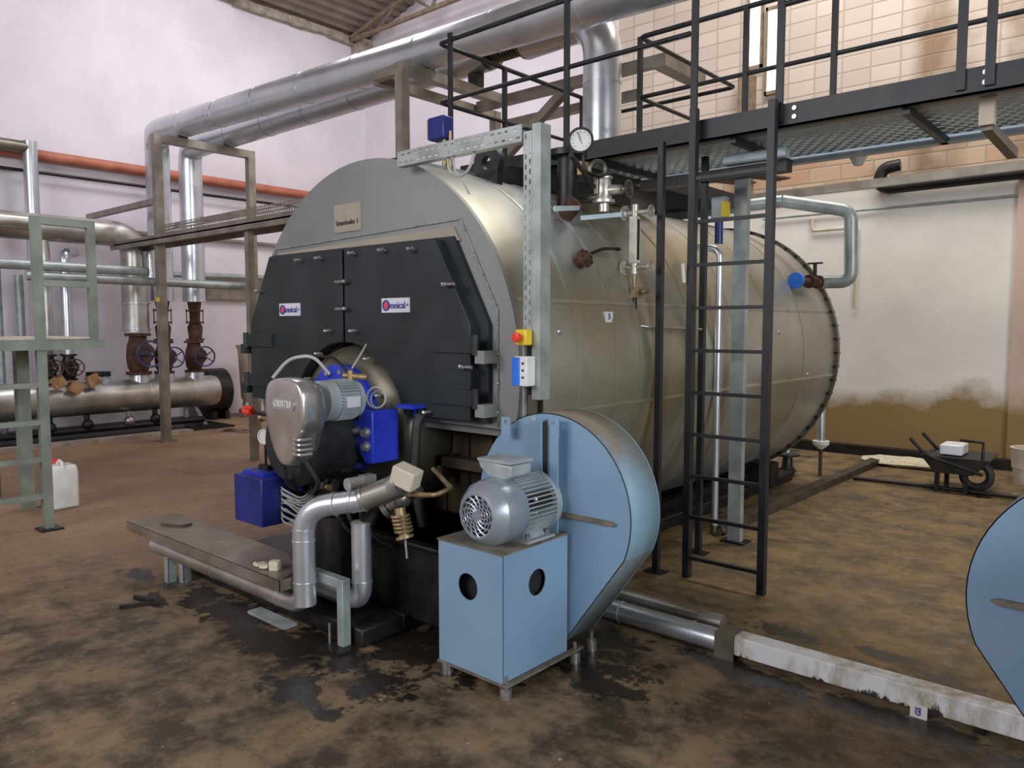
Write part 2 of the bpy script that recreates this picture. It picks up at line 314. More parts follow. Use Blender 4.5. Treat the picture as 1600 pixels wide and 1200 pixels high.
    def torus(s, c, axis, R, r, n=32, m=8, a0=0, a1=2*PI):
        c = Vector(c); d = Vector(axis).normalized(); a, b = frame_of(d); rings = []
        full = abs(a1-a0-2*PI) < 1e-6; cnt = n if full else n+1
        for i in range(cnt):
            t = a0+(a1-a0)*i/n; e = a*math.cos(t)+b*math.sin(t)
            rings.append([s.bm.verts.new(c + e*(R+r*math.cos(2*PI*k/m)) + d*r*math.sin(2*PI*k/m)) for k in range(m)])
        for i in range(cnt if full else cnt-1):
            A, B = rings[i], rings[(i+1) % cnt]
            for k in range(m): l = (k+1) % m; s.bm.faces.new((A[k], A[l], B[l], B[k]))
        return s
    def prism(s, pts, vec):
        vec = Vector(vec); A = [s.bm.verts.new(p) for p in pts]; B = [s.bm.verts.new(Vector(p)+vec) for p in pts]
        s.bm.faces.new(A[::-1]); s.bm.faces.new(B); n = len(A)
        for i in range(n): j = (i+1) % n; s.bm.faces.new((A[i], A[j], B[j], B[i]))
        return s
    def sphere(s, c, r, sx=1, sy=1, sz=1, n=16, jit=0):
        m = Matrix.Translation(c) @ Matrix.Diagonal((sx*r, sy*r, sz*r, 1))
        res = bmesh.ops.create_uvsphere(s.bm, u_segments=n, v_segments=n//2, radius=1, matrix=m)
        if jit:
            for v in res['verts']: v.co += Vector((random.uniform(-1,1), random.uniform(-1,1), random.uniform(-1,1)))*jit
        return s
    def plate_hole(s, o, u, v, x0, x1, y0, y1, hx, hy, r, th):
        """sheet in plane o+u*x+v*y with one round hole, thickness th along u x v"""
        u = Vector(u); v = Vector(v); nrm = u.cross(v).normalized()*th; o = Vector(o)
        an = [2*PI*i/32 for i in range(32)] + [math.atan2(cy-hy, cx-hx) % (2*PI) for cx in (x0, x1) for cy in (y0, y1)]
        an = sorted(set(round(t, 6) for t in an)); ring = []
        for t in an:
            cx, sx = math.cos(t), math.sin(t); k = 1e9
            if cx > 1e-9: k = min(k, (x1-hx)/cx)
            if cx < -1e-9: k = min(k, (x0-hx)/cx)
            if sx > 1e-9: k = min(k, (y1-hy)/sx)
            if sx < -1e-9: k = min(k, (y0-hy)/sx)
            pi = o+u*(hx+cx*r)+v*(hy+sx*r); po = o+u*(hx+cx*k)+v*(hy+sx*k)
            ring.append([s.bm.verts.new(q) for q in (pi, po, po+nrm, pi+nrm)])
        n = len(ring)
        for i in range(n):
            A, B = ring[i], ring[(i+1) % n]
            for k in range(4): l = (k+1) % 4; s.bm.faces.new((A[k], A[l], B[l], B[k]))
        return s
    def perf(s, o, u, v, L, W, th, rows, pitch, slot, sw):
        """perforated sheet: solid strips along u, slots between"""
        u = Vector(u).normalized(); v = Vector(v).normalized(); nr = u.cross(v).normalized()*th; o = Vector(o)
        def q(a0, a1, b0, b1):
            P = [o+u*a+v*b for a, b in ((a0,b0),(a1,b0),(a1,b1),(a0,b1))]
            s.prism(P, nr)
        rp = W/rows; y = 0
        for k in range(rows):
            yc = rp*(k+.5); q(0, L, y, yc-sw/2); 
            off = (pitch/2 if k % 2 else 0); x = 0; t = off + (pitch-slot)/2
            while t+slot < L:
                q(x, t, yc-sw/2, yc+sw/2); x = t+slot; t += pitch
            q(x, L, yc-sw/2, yc+sw/2); y = yc+sw/2
        q(0, L, y, W)
        return s
    def build(s, name, m, parent=None, angle=38, bevel=0, label=None, kind=None):
        bm = s.bm; bmesh.ops.recalc_face_normals(bm, faces=bm.faces)
        xs = [v.co for v in bm.verts]
        mn = Vector((min(v.x for v in xs), min(v.y for v in xs), min(v.z for v in xs))); mx = Vector((max(v.x for v in xs), max(v.y for v in xs), max(v.z for v in xs)))
        c = Vector(((mn.x+mx.x)/2, (mn.y+mx.y)/2, mn.z))
        for v in bm.verts: v.co -= c
        for f in bm.faces: f.smooth = True
        me = bpy.data.meshes.new(name); bm.to_mesh(me); bm.free(); me.materials.append(m)
        me.set_sharp_from_angle(angle=math.radians(angle))
        o = bpy.data.objects.new(name, me); C.objects.link(o)
        if parent: o.parent = parent; o.location = c - wloc(parent)
        else: o.location = c
        WL[o.name] = c
        if bevel:
            b = o.modifiers.new('bevel', 'BEVEL'); b.width = bevel; b.segments = 2; b.limit_method = 'ANGLE'; b.angle_limit = math.radians(40)
        if label: o['label'] = label
        if kind: o['kind'] = kind
        return o
def tag(o, label, cat, group=None, kind=None):
    o['label'] = label; o['category'] = cat
    if group: o['group'] = group
    if kind: o['kind'] = kind
    return o
def thing(name, label, cat, loc, group=None):
    o = bpy.data.objects.new(name, None); C.objects.link(o); o.location = loc; o.empty_display_size = 0.1
    WL[o.name] = Vector(loc); return tag(o, label, cat, group)
def struct(name, mb, m, **k):
    return mb.build(name, m, kind='structure', **k)
def text(name, s, size, loc, ux, uz, m, parent, depth=0.002, bold=0.0, label=None, squash=1.0):
    """raised lettering: ux = reading direction, uz = up"""
    cu = bpy.data.curves.new(name, 'FONT'); cu.body = s; cu.size = size; cu.extrude = depth; cu.align_x = 'CENTER'; cu.align_y = 'CENTER'; cu.offset = bold
    t = bpy.data.objects.new(name+'_tmp', cu); me = bpy.data.meshes.new_from_object(t); bpy.data.objects.remove(t)
    ux = Vector(ux).normalized(); uz = Vector(uz).normalized(); un = ux.cross(uz)
    M = Matrix((ux*squash, uz, un)).transposed()
    for v in me.vertices: v.co = M @ v.co
    me.materials.clear(); me.materials.append(m)
    o = bpy.data.objects.new(name, me); C.objects.link(o); o.parent = parent; o.location = Vector(loc)-wloc(parent); WL[o.name] = Vector(loc)
    if label: o['label'] = label
    return o

# ------------------------------------------------------------ room shell
XL, YB = -13.6, 10.75
struct('floor', MB().bb(-14, -6.3, -0.1, 8.3, YB+.3, 0), FLOORM)
struct('wall_left', MB().bb(XL-.3, -6.3, 0, XL, YB+.3, 7.72), WALLW)
def roofz(x): return 7.72+0.25*(x-XL) if x < -2.8 else 7.72+0.25*(-2.8-XL)-0.25*(x+2.8)
mb = MB(); mb.prism([(XL-.3, YB, 0), (-7.12, YB, 0), (-7.12, YB, roofz(-7.12)), (XL-.3, YB, roofz(XL-.3))], (0, .3, 0))
struct('wall_back', mb, WALLW)
struct('wall_back_lower', MB().bb(-7.12, YB, 0, 8, YB+.3, 3.48), WALLB)
struct('wall_back_band', MB().bb(-7.12, YB+.02, 3.48, 8, YB+.3, 4.55), WALLR)
mb = MB(); mb.prism([(-7.12, YB+.04, 4.55), (8, YB+.04, 4.55), (8, YB+.04, roofz(8)), (-2.8, YB+.04, roofz(-2.8)), (-7.12, YB+.04, roofz(-7.12))], (0, .26, 0))
struct('wall_back_upper', mb, WALLK)
struct('trim_1', MB().bb(-1.53, YB-.06, 0, -.9, YB, 3.48), WALLP)
struct('trim_2', MB().bb(-7.12, YB-.02, 3.47, 8, YB+.02, 3.52), CONC)
struct('trim_3', MB().bb(-5.0, YB-.10, 3.5, -4.78, YB+.04, 5.2), TIMBER)
# corrugated roof
mb = MB(); bm = mb.bm; n = 500; prev = None
x0, x1 = XL-.3, 8.3
for i in range(n+1):
    x = x0+(x1-x0)*i/n; z = roofz(x)+.035*math.cos(i*PI/2.5*1.0)
    a = bm.verts.new((x, -6.3, z)); b = bm.verts.new((x, YB+.3, z)); c = bm.verts.new((x, YB+.3, z+.02)); d = bm.verts.new((x, -6.3, z+.02))
    if prev:
        for k in range(4): l = (k+1) % 4; bm.faces.new((prev[k], prev[l], (a,b,c,d)[l], (a,b,c,d)[k]))
    prev = (a, b, c, d)
struct('ceiling', mb, ROOFM, angle=80)
struct('wall_front', MB().prism([(XL-.3, -6.3, 0), (8.3, -6.3, 0), (8.3, -6.3, roofz(8.3)), (-2.8, -6.3, roofz(-2.8)), (XL-.3, -6.3, roofz(XL-.3))], (0, .3, 0)), WALLW)
struct('wall_right', MB().bb(8, -6.3, 0, 8.3, YB+.3, roofz(8)), WALLW)
# ragged concrete edges where roof meets walls
mb = MB()
for i in range(40):
    y = -1+i*.3; mb.bb(XL, y, 7.60-random.uniform(0, .05), XL+.10+random.uniform(0, .05), y+.3, 7.72)
mb.bb(XL, YB-.35, 7.35, XL+.30, YB, 7.7)
struct('trim_4', mb, CONC)
for k, (x, z0, z1) in enumerate(((-4.80, 5.35, 6.4), (-4.53, 4.95, 6.05))):
    f = struct('window_%d' % (k+1), MB().bb(x-.11, YB-.02, z0-.05, x-.08, YB+.05, z1+.05).bb(x+.08, YB-.02, z0-.05, x+.11, YB+.05, z1+.05).bb(x-.11, YB-.02, z0-.05, x+.11, YB+.05, z0).bb(x-.11, YB-.02, z1, x+.11, YB+.05, z1+.05), TIMBER)
    MB().bb(x-.08, YB+.0, z0, x+.08, YB+.03, z1).build('pane', LIT, f)

# roof trusses
for y, lab in ((10.3, 'light steel roof truss under the corrugated sheets, nearest the back wall'), (7.6, 'light steel roof truss under the corrugated sheets, farther from the back wall')):
    t = thing('roof_truss', lab, 'truss', (XL+.1, y, 7.4))
    MB().bar((XL+.1, y, 7.62), (-2, y, 7.62), .07).build('bottom_chord', TIMBER, t)
    MB().bar((XL+.1, y, 7.66), (-2, y, roofz(-2)-.12), .07).build('top_chord', TIMBER, t)
    for i in range(5):
        xa = XL+1.0+i*1.6; 
        MB().bar((xa, y, 7.62), (xa+.5, y, roofz(xa+.5)-.13), .05).build('web_strut', FRAME, t)
        MB().bar((xa, y, 7.62), (xa-.7, y, roofz(xa-.7)-.13), .05).build('web_strut', FRAME, t)

# ------------------------------------------------------------ plinth under the boiler
struct('trim_5', MB().bb(-5.15, 2.66, 0, -3.14, 8.15, .06), DARK, bevel=.01)
struct('trim_8', MB().bb(-4.95, 2.38, 0, -3.10, 2.66, .10).bb(-3.24, 2.66, 0, -3.10, 8.15, .10), DARK, bevel=.012)

# ------------------------------------------------------------ boiler
CX, CZ, R, Y0, Y1 = -3.96, 1.385, 1.31, 3.10, 8.05
AX, AZ, AR = -4.04, 0.95, 0.60
boiler = thing('steam_boiler', 'large horizontal steam boiler with grey face, black doors and metal-clad round shell', 'boiler', (CX, 5.5, .06))
MB().lathe((CX, Y0+.03, CZ), (0, 1, 0), [(.02, R-.03), (0, R-.02), (0, R), (4.9, R), (4.9, 1.24), (4.95, 1.2), (4.95, 0)], 128).build('shell', SHELL, boiler, angle=30)
for y in (3.62, 4.02, 4.30, 5.0, 5.7, 6.4, 7.15):
    MB().lathe((CX, y, CZ), (0, 1, 0), [(0, R-.005), (.0, R+.004), (.022, R+.006), (.03, R-.005)], 128).build('cladding_band', SHELL, boiler)
MB().bar((CX+1.245, 3.15, CZ+.41), (CX+1.245, 8.0, CZ+.41), .012, .02).bar((CX+1.30, 3.15, CZ-.22), (CX+1.30, 8.0, CZ-.22), .012, .02).build('cladding_seam', SHELL, boiler)
rim = MB().lathe((CX, Y1-.06, CZ), (0, 1, 0), [(0, R-.02), (0, R+.035), (.05, R+.035), (.05, R-.02)], 96).build('rear_rim', COVER, boiler)
bm_ = MB()
for k in range(60):
    a = 2*PI*k/60; bm_.cyl((CX+math.cos(a)*(R+.02), Y1-.09, CZ+math.sin(a)*(R+.02)), (CX+math.cos(a)*(R+.02), Y1+.02, CZ+math.sin(a)*(R+.02)), .014, n=6)
o = bm_.build('bolt_ring', DARK, rim); o['kind'] = 'stuff'
# face plate with arched cut-out
zb = 1.09; pts = []
a0 = math.asin((zb-CZ)/R)
for i in range(97):
    a = a0 + (PI-2*a0)*i/96; pts.append((CX+R*math.cos(a), Y0, CZ+R*math.sin(a)))
b0 = math.asin((zb-AZ)/AR)
for i in range(33):
    a = PI-b0 - (PI-2*b0)*i/32; pts.append((AX+AR*math.cos(a), Y0, AZ+AR*math.sin(a)))
face = MB().prism(pts, (0, .03, 0)).build('face_plate', FACE, boiler, angle=30)
# rivetted door surround
mb = MB()
sur = [(-5.13, 1.10), (-5.13, 1.74), (-4.95, 2.20), (-3.08, 2.25), (-2.80, 1.74), (-2.80, 1.10)]
for (xa, za), (xb, zb_) in zip(sur, sur[1:]): mb.bar((xa, Y0-.004, za), (xb, Y0-.004, zb_), .012, .008)
for (xa, za), (xb, zb_) in zip(sur, sur[1:]):
    L = math.hypot(xb-xa, zb_-za); k = max(2, int(L/.14))
    for i in range(k): mb.sphere((xa+(xb-xa)*(i+.5)/k, Y0-.006, za+(zb_-za)*(i+.5)/k), .008, n=8)
mb.build('surround_strip', LATCH, face)
mb = MB(); mb.prism([(-4.96, Y0-.002, 2.13), (-3.08, Y0-.002, 2.13), (-3.13, Y0-.002, 2.21), (-4.9, Y0-.002, 2.17)], (0, -.012, 0)); mb.build('gasket_strip', TAN, face)
# recessed lower front
lo = MB().lathe((CX, 3.38, CZ), (0, 1, 0), [(0, 0), (0, R-.012), (.02, R-.012), (.02, 0)], 96).build('lower_front', RUSTD, boiler)
for x in (-3.3, -3.1, -2.95, -3.5, -4.8): MB().bb(x-.012, 3.36, .15, x+.012, 3.38, 1.1).build('panel_rib', RUSTD, lo)
MB().bb(-3.42, 3.22, .80, -2.85, 3.3, .86).bb(-3.42, 3.22, .72, -3.38, 3.37, .86).build('bracket', RUSTD, lo)
MB().bb(-3.6, 3.16, 1.04, -2.72, 3.4, 1.10).build('bottom_ledge', FACE, boiler)
# furnace cover
fc = MB().lathe((AX, 3.36, AZ), (0, -1, 0), [(0, .60), (.26, .585), (.31, .56), (.35, .50), (.37, .44), (.37, 0)], 72).build('furnace_cover', COVER, boiler)
# doors
def door(side):
    sx = lambda d: AX+side*d
    def poly(o, top, z0, y):
        P = [(sx(.012), y, top), (sx(.85+o), y, top), (sx(1.12+o), y, 1.66), (sx(1.12+o), y, z0)]
        b = math.asin((z0-AZ)/AR); 
        for i in range(17):
            a = b+(PI/2-.02-b)*i/16; P.append((sx(AR*math.cos(a)), y, AZ+AR*math.sin(a)))
        return P
    lab = 'black front door, %s of the pair' % ('right' if side > 0 else 'left')
    d = MB().prism(poly(0, 2.14, 1.13, 3.0), (0, .055, 0)).build('door', DOORM, boiler, bevel=.004, label=lab)
    MB().prism(poly(.075, 2.155, 1.12, 3.068), (0, .03, 0)).build('door_frame', DOORM, d)
    MB().prism(poly(.0, 2.13, 1.13, 3.05), (0, .02, 0)).build('seal', RUBBER, d)
    lt = [(.13, 2.10), (.42, 2.10), (.68, 2.09), (.13, 1.62), (.27, 1.45), (.38, 1.23), (.80, 1.16)] if side > 0 else [(.22, 2.09), (.45, 2.09), (.13, 1.62), (.24, 1.47), (.95, 1.9), (.36, 1.3)]
    for (dx, z) in lt:
        x = sx(dx); MB().cyl((x, 3.0, z), (x, 2.955, z), .009, n=10).bar((x-.022, 2.968, z-.004), (x+.022, 2.968, z+.008), .012).sphere((x, 2.95, z), .013, n=8).build('latch', LATCH, d)
    for z in (1.55, 1.26):
        h = MB().bb(min(sx(.82), sx(1.17)), 2.985, z-.045, max(sx(.82), sx(1.17)), 3.0, z+.045).cyl((sx(1.17), 2.99, z-.055), (sx(1.17), 2.99, z+.055), .02, n=16).build('hinge', DOORM, d)
        MB().bb(min(sx(1.17), sx(1.24)), 2.985, z-.10, max(sx(1.17), sx(1.24)), 3.09, z-.03).build('hinge_block', FACE if side > 0 else DOORM, h)
    # badge
    bx, bz = (-3.53, 1.775) if side > 0 else (-4.64, 1.765)
    b = MB().bb(bx-.125, 2.994, bz-.043, bx+.125, 3.0, bz+.043).build('badge', PLATEW, d, label='white logo badge on the door')
    text('lettering', 'mnical', .056, (bx+.022, 2.992, bz-.002), (1, 0, 0), (0, 0, 1), NAVY, b, .0015, .0004)
    MB().torus((bx-.082, 2.993, bz), (0, -1, 0), .028, .0055, 28, 6).build('logo_ring', NAVY, b)
    MB().lathe((bx-.082, 2.995, bz), (0, -1, 0), [(0, .020), (.004, .020), (.004, 0)], 24).build('logo_disc', LOGORED, b)
    MB().bb(bx+.103, 2.991, bz-.002, bx+.119, 2.994, bz+.002).bb(bx+.109, 2.991, bz-.008, bx+.113, 2.994, bz+.008).build('logo_cross', NAVY, b)
    return d
dl = door(-1); dr = door(1)
for (za, xa) in ((1.93, AX+.013), (1.76, AX+.013)):
    MB().cyl((xa-.04, 2.96, za), (xa+.045, 2.96, za), .010, n=10).cyl((xa, 3.03, za), (xa, 2.95, za), .009, n=10).sphere((xa+.05, 2.96, za), .014, n=8).build('center_latch', LATCH, dr)
for (x, z) in ((-3.06, 1.88), (-2.93, 1.43)):
    MB().cyl((x-.03, 2.97, z), (x+.05, 2.97, z), .010, n=10).sphere((x-.03, 2.965, z), .015, n=8).cyl((x, 3.03, z), (x, 2.95, z), .009, n=10).build('edge_latch', LATCH, dr)
np_ = MB().bb(-4.25, 3.092, 2.26, -3.97, 3.10, 2.44).build('name_label', TAN, boiler)
text('lettering', 'Steamboiler 1', .046, (-4.11, 3.09, 2.32), (1, 0, 0), (0, 0, 1), INK, np_, .001, 0.0, squash=.92)
# shell fittings
def shell_x(z): return CX+math.sqrt(max(0, R*R-(z-CZ)**2))
def stub(x, y, z, r, ln, m, name, lab=None):
    nrm = Vector((x-CX, 0, z-CZ)).normalized(); p = Vector((CX, y, CZ))+nrm*(R-.02)
    return MB().cyl(p, p+nrm*(ln*.8), r*.6, n=16).cyl(p+nrm*(ln*.72), p+nrm*ln, r, n=24).build(name, m, boiler, label=lab)
s = stub(shell_x(2.03), 3.84, 2.03, .058, .10, RUST, 'flanged_stub', 'rusty flanged stub')
nrm = Vector((shell_x(2.03)-CX, 0, 2.03-CZ)).normalized(); b_ = Vector((CX, 3.84, CZ))+nrm*(R+.075)
for k in range(6):
    a = k*PI/3; u_, v_ = frame_of(nrm); q = b_+u_*math.cos(a)*.045+v_*math.sin(a)*.045
    MB().cyl(q, q+nrm*.014, .006, n=6).build('bolt', DARK, s)
MB().path([V(-2.80, 3.95, 2.10), V(-2.74, 4.0, 2.13), V(-2.74, 4.14, 2.14)], .010, 8, .02).sphere((-2.74, 4.16, 2.14), .02, 1, 1.6, .6).build('lever', DARK, boiler)
zz = 1.71; MB().bb(shell_x(zz)-.01, 3.95, zz-.035, shell_x(zz)+.008, 4.03, zz+.03).build('shell_label', PLATEW, boiler)
text('lettering', '5', .05, (shell_x(zz)+.010, 3.99, zz), (0, 1, 0), (0, 0, 1), INK, boiler, .001, .001)
MB().lathe((CX+R*.87-.01, 3.42, .72), (.87, 0, -.5), [(0, .11), (.05, .11), (.05, .07), (.01, .06), (.01, 0)], 32).build('handhole', FANB, boiler)
for (y, z) in ((3.47, 1.62), (6.6, 1.6), (7.3, 1.2)):
    MB().sphere((shell_x(z), y, z), .022, .5, 1, 1, n=10).build('shell_stud', LATCH, boiler)
# manhole / neck on top and lifting eye
ne = MB().lathe((-3.17, 4.2, 2.40), (0, 0, 1), [(0, 0), (0, .07), (.30, .07), (.38, .07), (.38, .13), (.42, .13), (.42, 0)], 28).build('top_neck', DARK, boiler)
le = MB().lathe((-3.50, 3.78, 2.72), (0, -1, 0), [(-.025, .045), (-.025, .115), (.025, .115), (.025, .045), (-.025, .045)], 28).bb(-3.60, 3.755, 2.56, -3.40, 3.805, 2.66).build('lifting_eye', BLACK, boiler)
MB().bb(-4.6, 4.0, 2.62, -3.5, 5.5, 2.74).build('top_saddle', DARK, boiler)
for y in (4.2, 7.4):
    MB().bb(-4.9, y-.1, .06, -3.0, y+.1, .30).build('saddle_support', DARK, boiler)
MB().bb(-3.36, 3.3, .06, -3.25, 8.1, .16).build('base_rail', DARK, boiler)

# ------------------------------------------------------------ burner
bu = thing('oil_burner', 'oil burner with silver cast cover and blue control box on the boiler front', 'burner', (-3.95, 2.7, .5))
fl = MB().lathe((AX, 3.0, 1.05), (0, -1, 0), [(0, .25), (0, .36), (.045, .36), (.045, .25)], 64).build('mounting_flange', BLUE, bu)
for k in range(14):
    a = 2*PI*k/14+.1; MB().cyl((AX+.315*math.cos(a), 2.96, 1.05+.315*math.sin(a)), (AX+.315*math.cos(a), 2.925, 1.05+.315*math.sin(a)), .017, n=6).build('bolt', LATCH, fl)
hs = MB().lathe((AX, 3.0, 1.03), (0, -1, 0), [(0, .27), (.12, .26), (.16, .23), (.20, .22)], 40).build('neck', DARK, bu)
MB().lathe((-3.83, 2.86, .98), (0, -1, 0), [(0, 0), (0, .23), (.05, .25), (.38, .25), (.44, .20), (.44, 0)], 36).build('fan_housing', BLACK, bu)
# silver belt cover: rounded, tapering to the bottom
def loop(y, s):
    P = []; 
    prof = [(-.17, -.07), (-.19, .02), (-.19, .12), (-.17, .18), (-.11, .215), (.06, .22), (.14, .20), (.18, .15), (.185, .05), (.18, -.02), (.15, -.08), (.115, -.13), (.10, -.20), (.05, -.26), (-.02, -.275), (-.08, -.24), (-.13, -.16)]
    return [(-3.625+x*s, y, 1.16+z*s) for x, z in prof]
mb = MB(); L0 = [[mb.bm.verts.new(p) for p in loop(y, s)] for y, s in ((2.285, .90), (2.29, .96), (2.31, 1.0), (2.50, 1.0))]
mb.bm.faces.new(L0[0]); mb.bm.faces.new(L0[-1][::-1])
for A, B in zip(L0, L0[1:]):
    for i in range(len(A)): j = (i+1) % len(A); mb.bm.faces.new((A[i], A[j], B[j], B[i]))
cv = mb.build('belt_cover', CHROME, bu, angle=75)
sub = cv.modifiers.new('subdivision', 'SUBSURF'); sub.levels = 2; sub.render_levels = 2
MB().prism([(-3.625+.115*c_*1.0, 2.284, 1.235+.033*s_) for c_, s_ in ((-1, 0), (-.95, .7), (-.85, 1), (.85, 1), (.95, .7), (1, 0), (.95, -.7), (.85, -1), (-.85, -1), (-.95, -.7))], (0, -.004, 0)).build('name_plate', ALUD, cv)
text('lettering', 'OERTLI', .050, (-3.625, 2.279, 1.235), (1, 0, 0), (0, 0, 1), WHITEP, cv, .002, 0)
for k in range(4):
    z = 1.055-k*.026; MB().path([(-3.53, 2.288, z), (-3.51, 2.272, z), (-3.455, 2.275, z), (-3.445, 2.34, z)], .009, 8, .012).build('louvre', CHROME, cv)
# burner motor
mo = MB().lathe((-3.60, 2.50, 1.235), (0, 1, 0), [(0, 0), (0, .115), (.07, .115), (.075, .10), (.21, .10), (.21, .108), (.24, .108), (.26, .05), (.26, 0)], 40).build('motor', MOTOR, bu)
mb = MB()
for k in range(36):
    a = 2*PI*k/36; mb.bar((-3.60+.108*math.cos(a), 2.58, 1.235+.108*math.sin(a)), (-3.60+.108*math.cos(a), 2.705, 1.235+.108*math.sin(a)), .005, .02, up=(math.cos(a), 0, math.sin(a)))
mb.build('cooling_fins', MOTOR, mo)
MB().bb(-3.50, 2.60, 1.20, -3.478, 2.69, 1.26).build('rating_plate', PLATEW, mo)
# blue control box with knobs
mb = MB(); mb.prism([(-3.64, 2.74, 1.17), (-3.44, 2.74, 1.17), (-3.44, 2.74, .87), (-3.50, 2.74, .86), (-3.64, 2.74, .99)], (0, .19, 0))
cb = mb.build('control_box', BLUE, bu, bevel=.006)
for (x, z, r) in ((-3.49, 1.045, .03), (-3.57, 1.05, .022), (-3.49, .965, .028)):
    MB().lathe((x, 2.742, z), (0, -1, 0), [(0, r*1.1), (.012, r*1.1), (.014, r*.8), (.035, r*.75), (.038, 0)], 20).build('knob', LATCH, cb)
MB().bb(-3.62, 2.735, 1.11, -3.55, 2.74, 1.15).build('display', INK, cb)
MB().bb(-3.42, 2.90, 1.18, -3.28, 3.02, 1.2).bb(-3.36, 2.98, .85, -3.34, 3.0, 1.18).build('side_bracket', BLUE, bu)
# lower blue box on its arm
lb = MB().bb(-4.22, 2.32, .50, -3.92, 2.60, .78).build('terminal_box', BLUED, bu, bevel=.006)
MB().bb(-4.19, 2.36, .78, -3.96, 2.58, .80).build('lid', BLUE, lb)
mb = MB()
for k in range(12):
    z = .54+.016*k; mb.path([(-3.92, 2.45, z), (-3.86, 2.44+random.uniform(-.03, .03), z+random.uniform(-.02, .02)), (-3.80, 2.5, z-.06), (-3.78, 2.62, z)], .006, 6, .03)
mb.build('cable_bundle', CABLE, lb)
MB().bar((-4.0, 2.60, .80), (-3.6, 2.8, .84), .05, .03).build('support_arm', BLUED, bu)
# gauge on short riser
g = MB().path([(-4.08, 2.45, .80), (-4.08, 2.45, .95)], .008, 8).bb(-4.13, 2.43, .80, -4.03, 2.47, .83).build('pressure_gauge', DARK, bu)
MB().lathe((-4.08, 2.46, 1.0), (.3, -1, 0), [(0, 0), (0, .045), (.03, .045), (.03, .038), (.025, .036), (.025, 0)], 24).build('dial', WHITEP, g)
MB().bb(-3.62, 2.72, .06, -2.84, 3.30, .50).bb(-3.66, 2.68, .47, -2.80, 3.32, .50).build('preheater_block', DARK, bu, bevel=.01)
MB().cyl((-3.62, 2.62, .06), (-3.62, 2.62, .58), .12, n=28).build('filter_canister', DARK, bu)
MB().path([(-4.1, 2.75, .5), (-3.9, 2.7, .62), (-3.7, 2.7, .62)], .04, 12, .08).path([(-3.95, 2.7, .95), (-4.0, 2.68, .60), (-4.0, 2.68, .1)], .05, 12, .1).build('suction_pipes', DARK, bu)
MB().path([(-4.30, 2.42, 1.14), (-4.02, 2.38, 1.15), (-3.86, 2.36, 1.15)], .014, 8).build('oil_line', DARK, bu)
MB().cyl((-4.18, 2.38, 1.15), (-4.10, 2.38, 1.15), .022, n=12).bb(-4.16, 2.35, 1.17, -4.06, 2.37, 1.185).build('red_cock', RED, bu, label='red-handled cock')
for q in range(6):
    xq = -3.95+.12*q
    MB().path([(xq, 2.62, .78), (xq+.03, 2.55, .62), (xq+.10, 2.60, .50), (xq+.12, 2.72, .42)], .013, 8, .06).build('hanging_hose', RUBBER, bu)
MB().torus((-3.88, 2.56, .66), (.3, -1, .2), .10, .014, 28, 8).build('linkage_ring', DARK, bu)
# pump block, solenoids, hoses under the burner
pb = MB().bb(-3.72, 2.62, .60, -3.52, 2.86, .78).cyl((-3.62, 2.52, .68), (-3.62, 2.62, .68), .06, n=20).build('pump_block', DARK, bu, bevel=.008)
for x, z in ((-3.55, .76), (-3.66, .84), (-3.44, .78)):
    MB().cyl((x, 2.56, z), (x, 2.66, z), .035, n=16).bb(x-.03, 2.66, z-.035, x+.03, 2.74, z+.035).build('solenoid_valve', DARK if x < -3.5 else CABLE, bu)
MB().cyl((-3.60, 2.54, .73), (-3.60, 2.60, .73), .03, n=16).build('filter_cap', BRASS, bu)
MB().path([(-3.30, 3.0, 1.16), (-3.30, 2.95, 1.1), (-3.31, 2.93, .75), (-3.25, 2.95, .5)], .028, 14, .08).build('flexible_conduit', RUBBER, bu)
MB().path([(-3.74, 2.35, .92), (-3.76, 2.38, .78), (-3.85, 2.5, .70), (-3.95, 2.6, .64)], .012, 10, .05).build('hose', RUBBER, bu)
MB().path([(-3.52, 2.35, .93), (-3.50, 2.42, .80), (-3.66, 2.5, .72), (-3.9, 2.6, .66)], .014, 10, .05).build('hose', RUBBER, bu)
MB().path([(-3.84, 2.36, 1.36), (-3.80, 2.44, 1.47), (-3.68, 2.52, 1.49), (-3.64, 2.60, 1.38)], .010, 8, .06).build('hose', CABLE, bu)
MB().path([(-4.25, 2.9, 1.46), (-3.95, 2.85, 1.46), (-3.62, 2.72, 1.38), (-3.52, 2.74, 1.36)], .009, 8, .06).build('copper_line', DARK, bu)
MB().cyl((-3.62, 2.68, 1.37), (-3.50, 2.76, 1.36), .018, n=12).cyl((-3.58, 2.70, 1.34), (-3.58, 2.70, 1.40), .016, n=12).build('fitting', BRASS, bu)
MB().torus((-3.50, 2.82, 1.24), (.5, -1, .1), .06, .006, 24, 6).torus((-3.51, 2.84, 1.23), (.3, -1, .2), .05, .006, 24, 6).build('cable_coil', CABLE, bu)
MB().path([(-3.74, 2.94, 1.54), (-3.70, 2.88, 1.50), (-3.70, 2.80, 1.40)], .006, 6, .04).build('cable', CABLE, bu)
MB().path([(-4.02, 2.4, 1.12), (-3.90, 2.36, 1.13), (-3.82, 2.35, 1.12)], .012, 8).sphere((-4.03, 2.4, 1.12), .025).build('drain_cock', BRASS, bu)

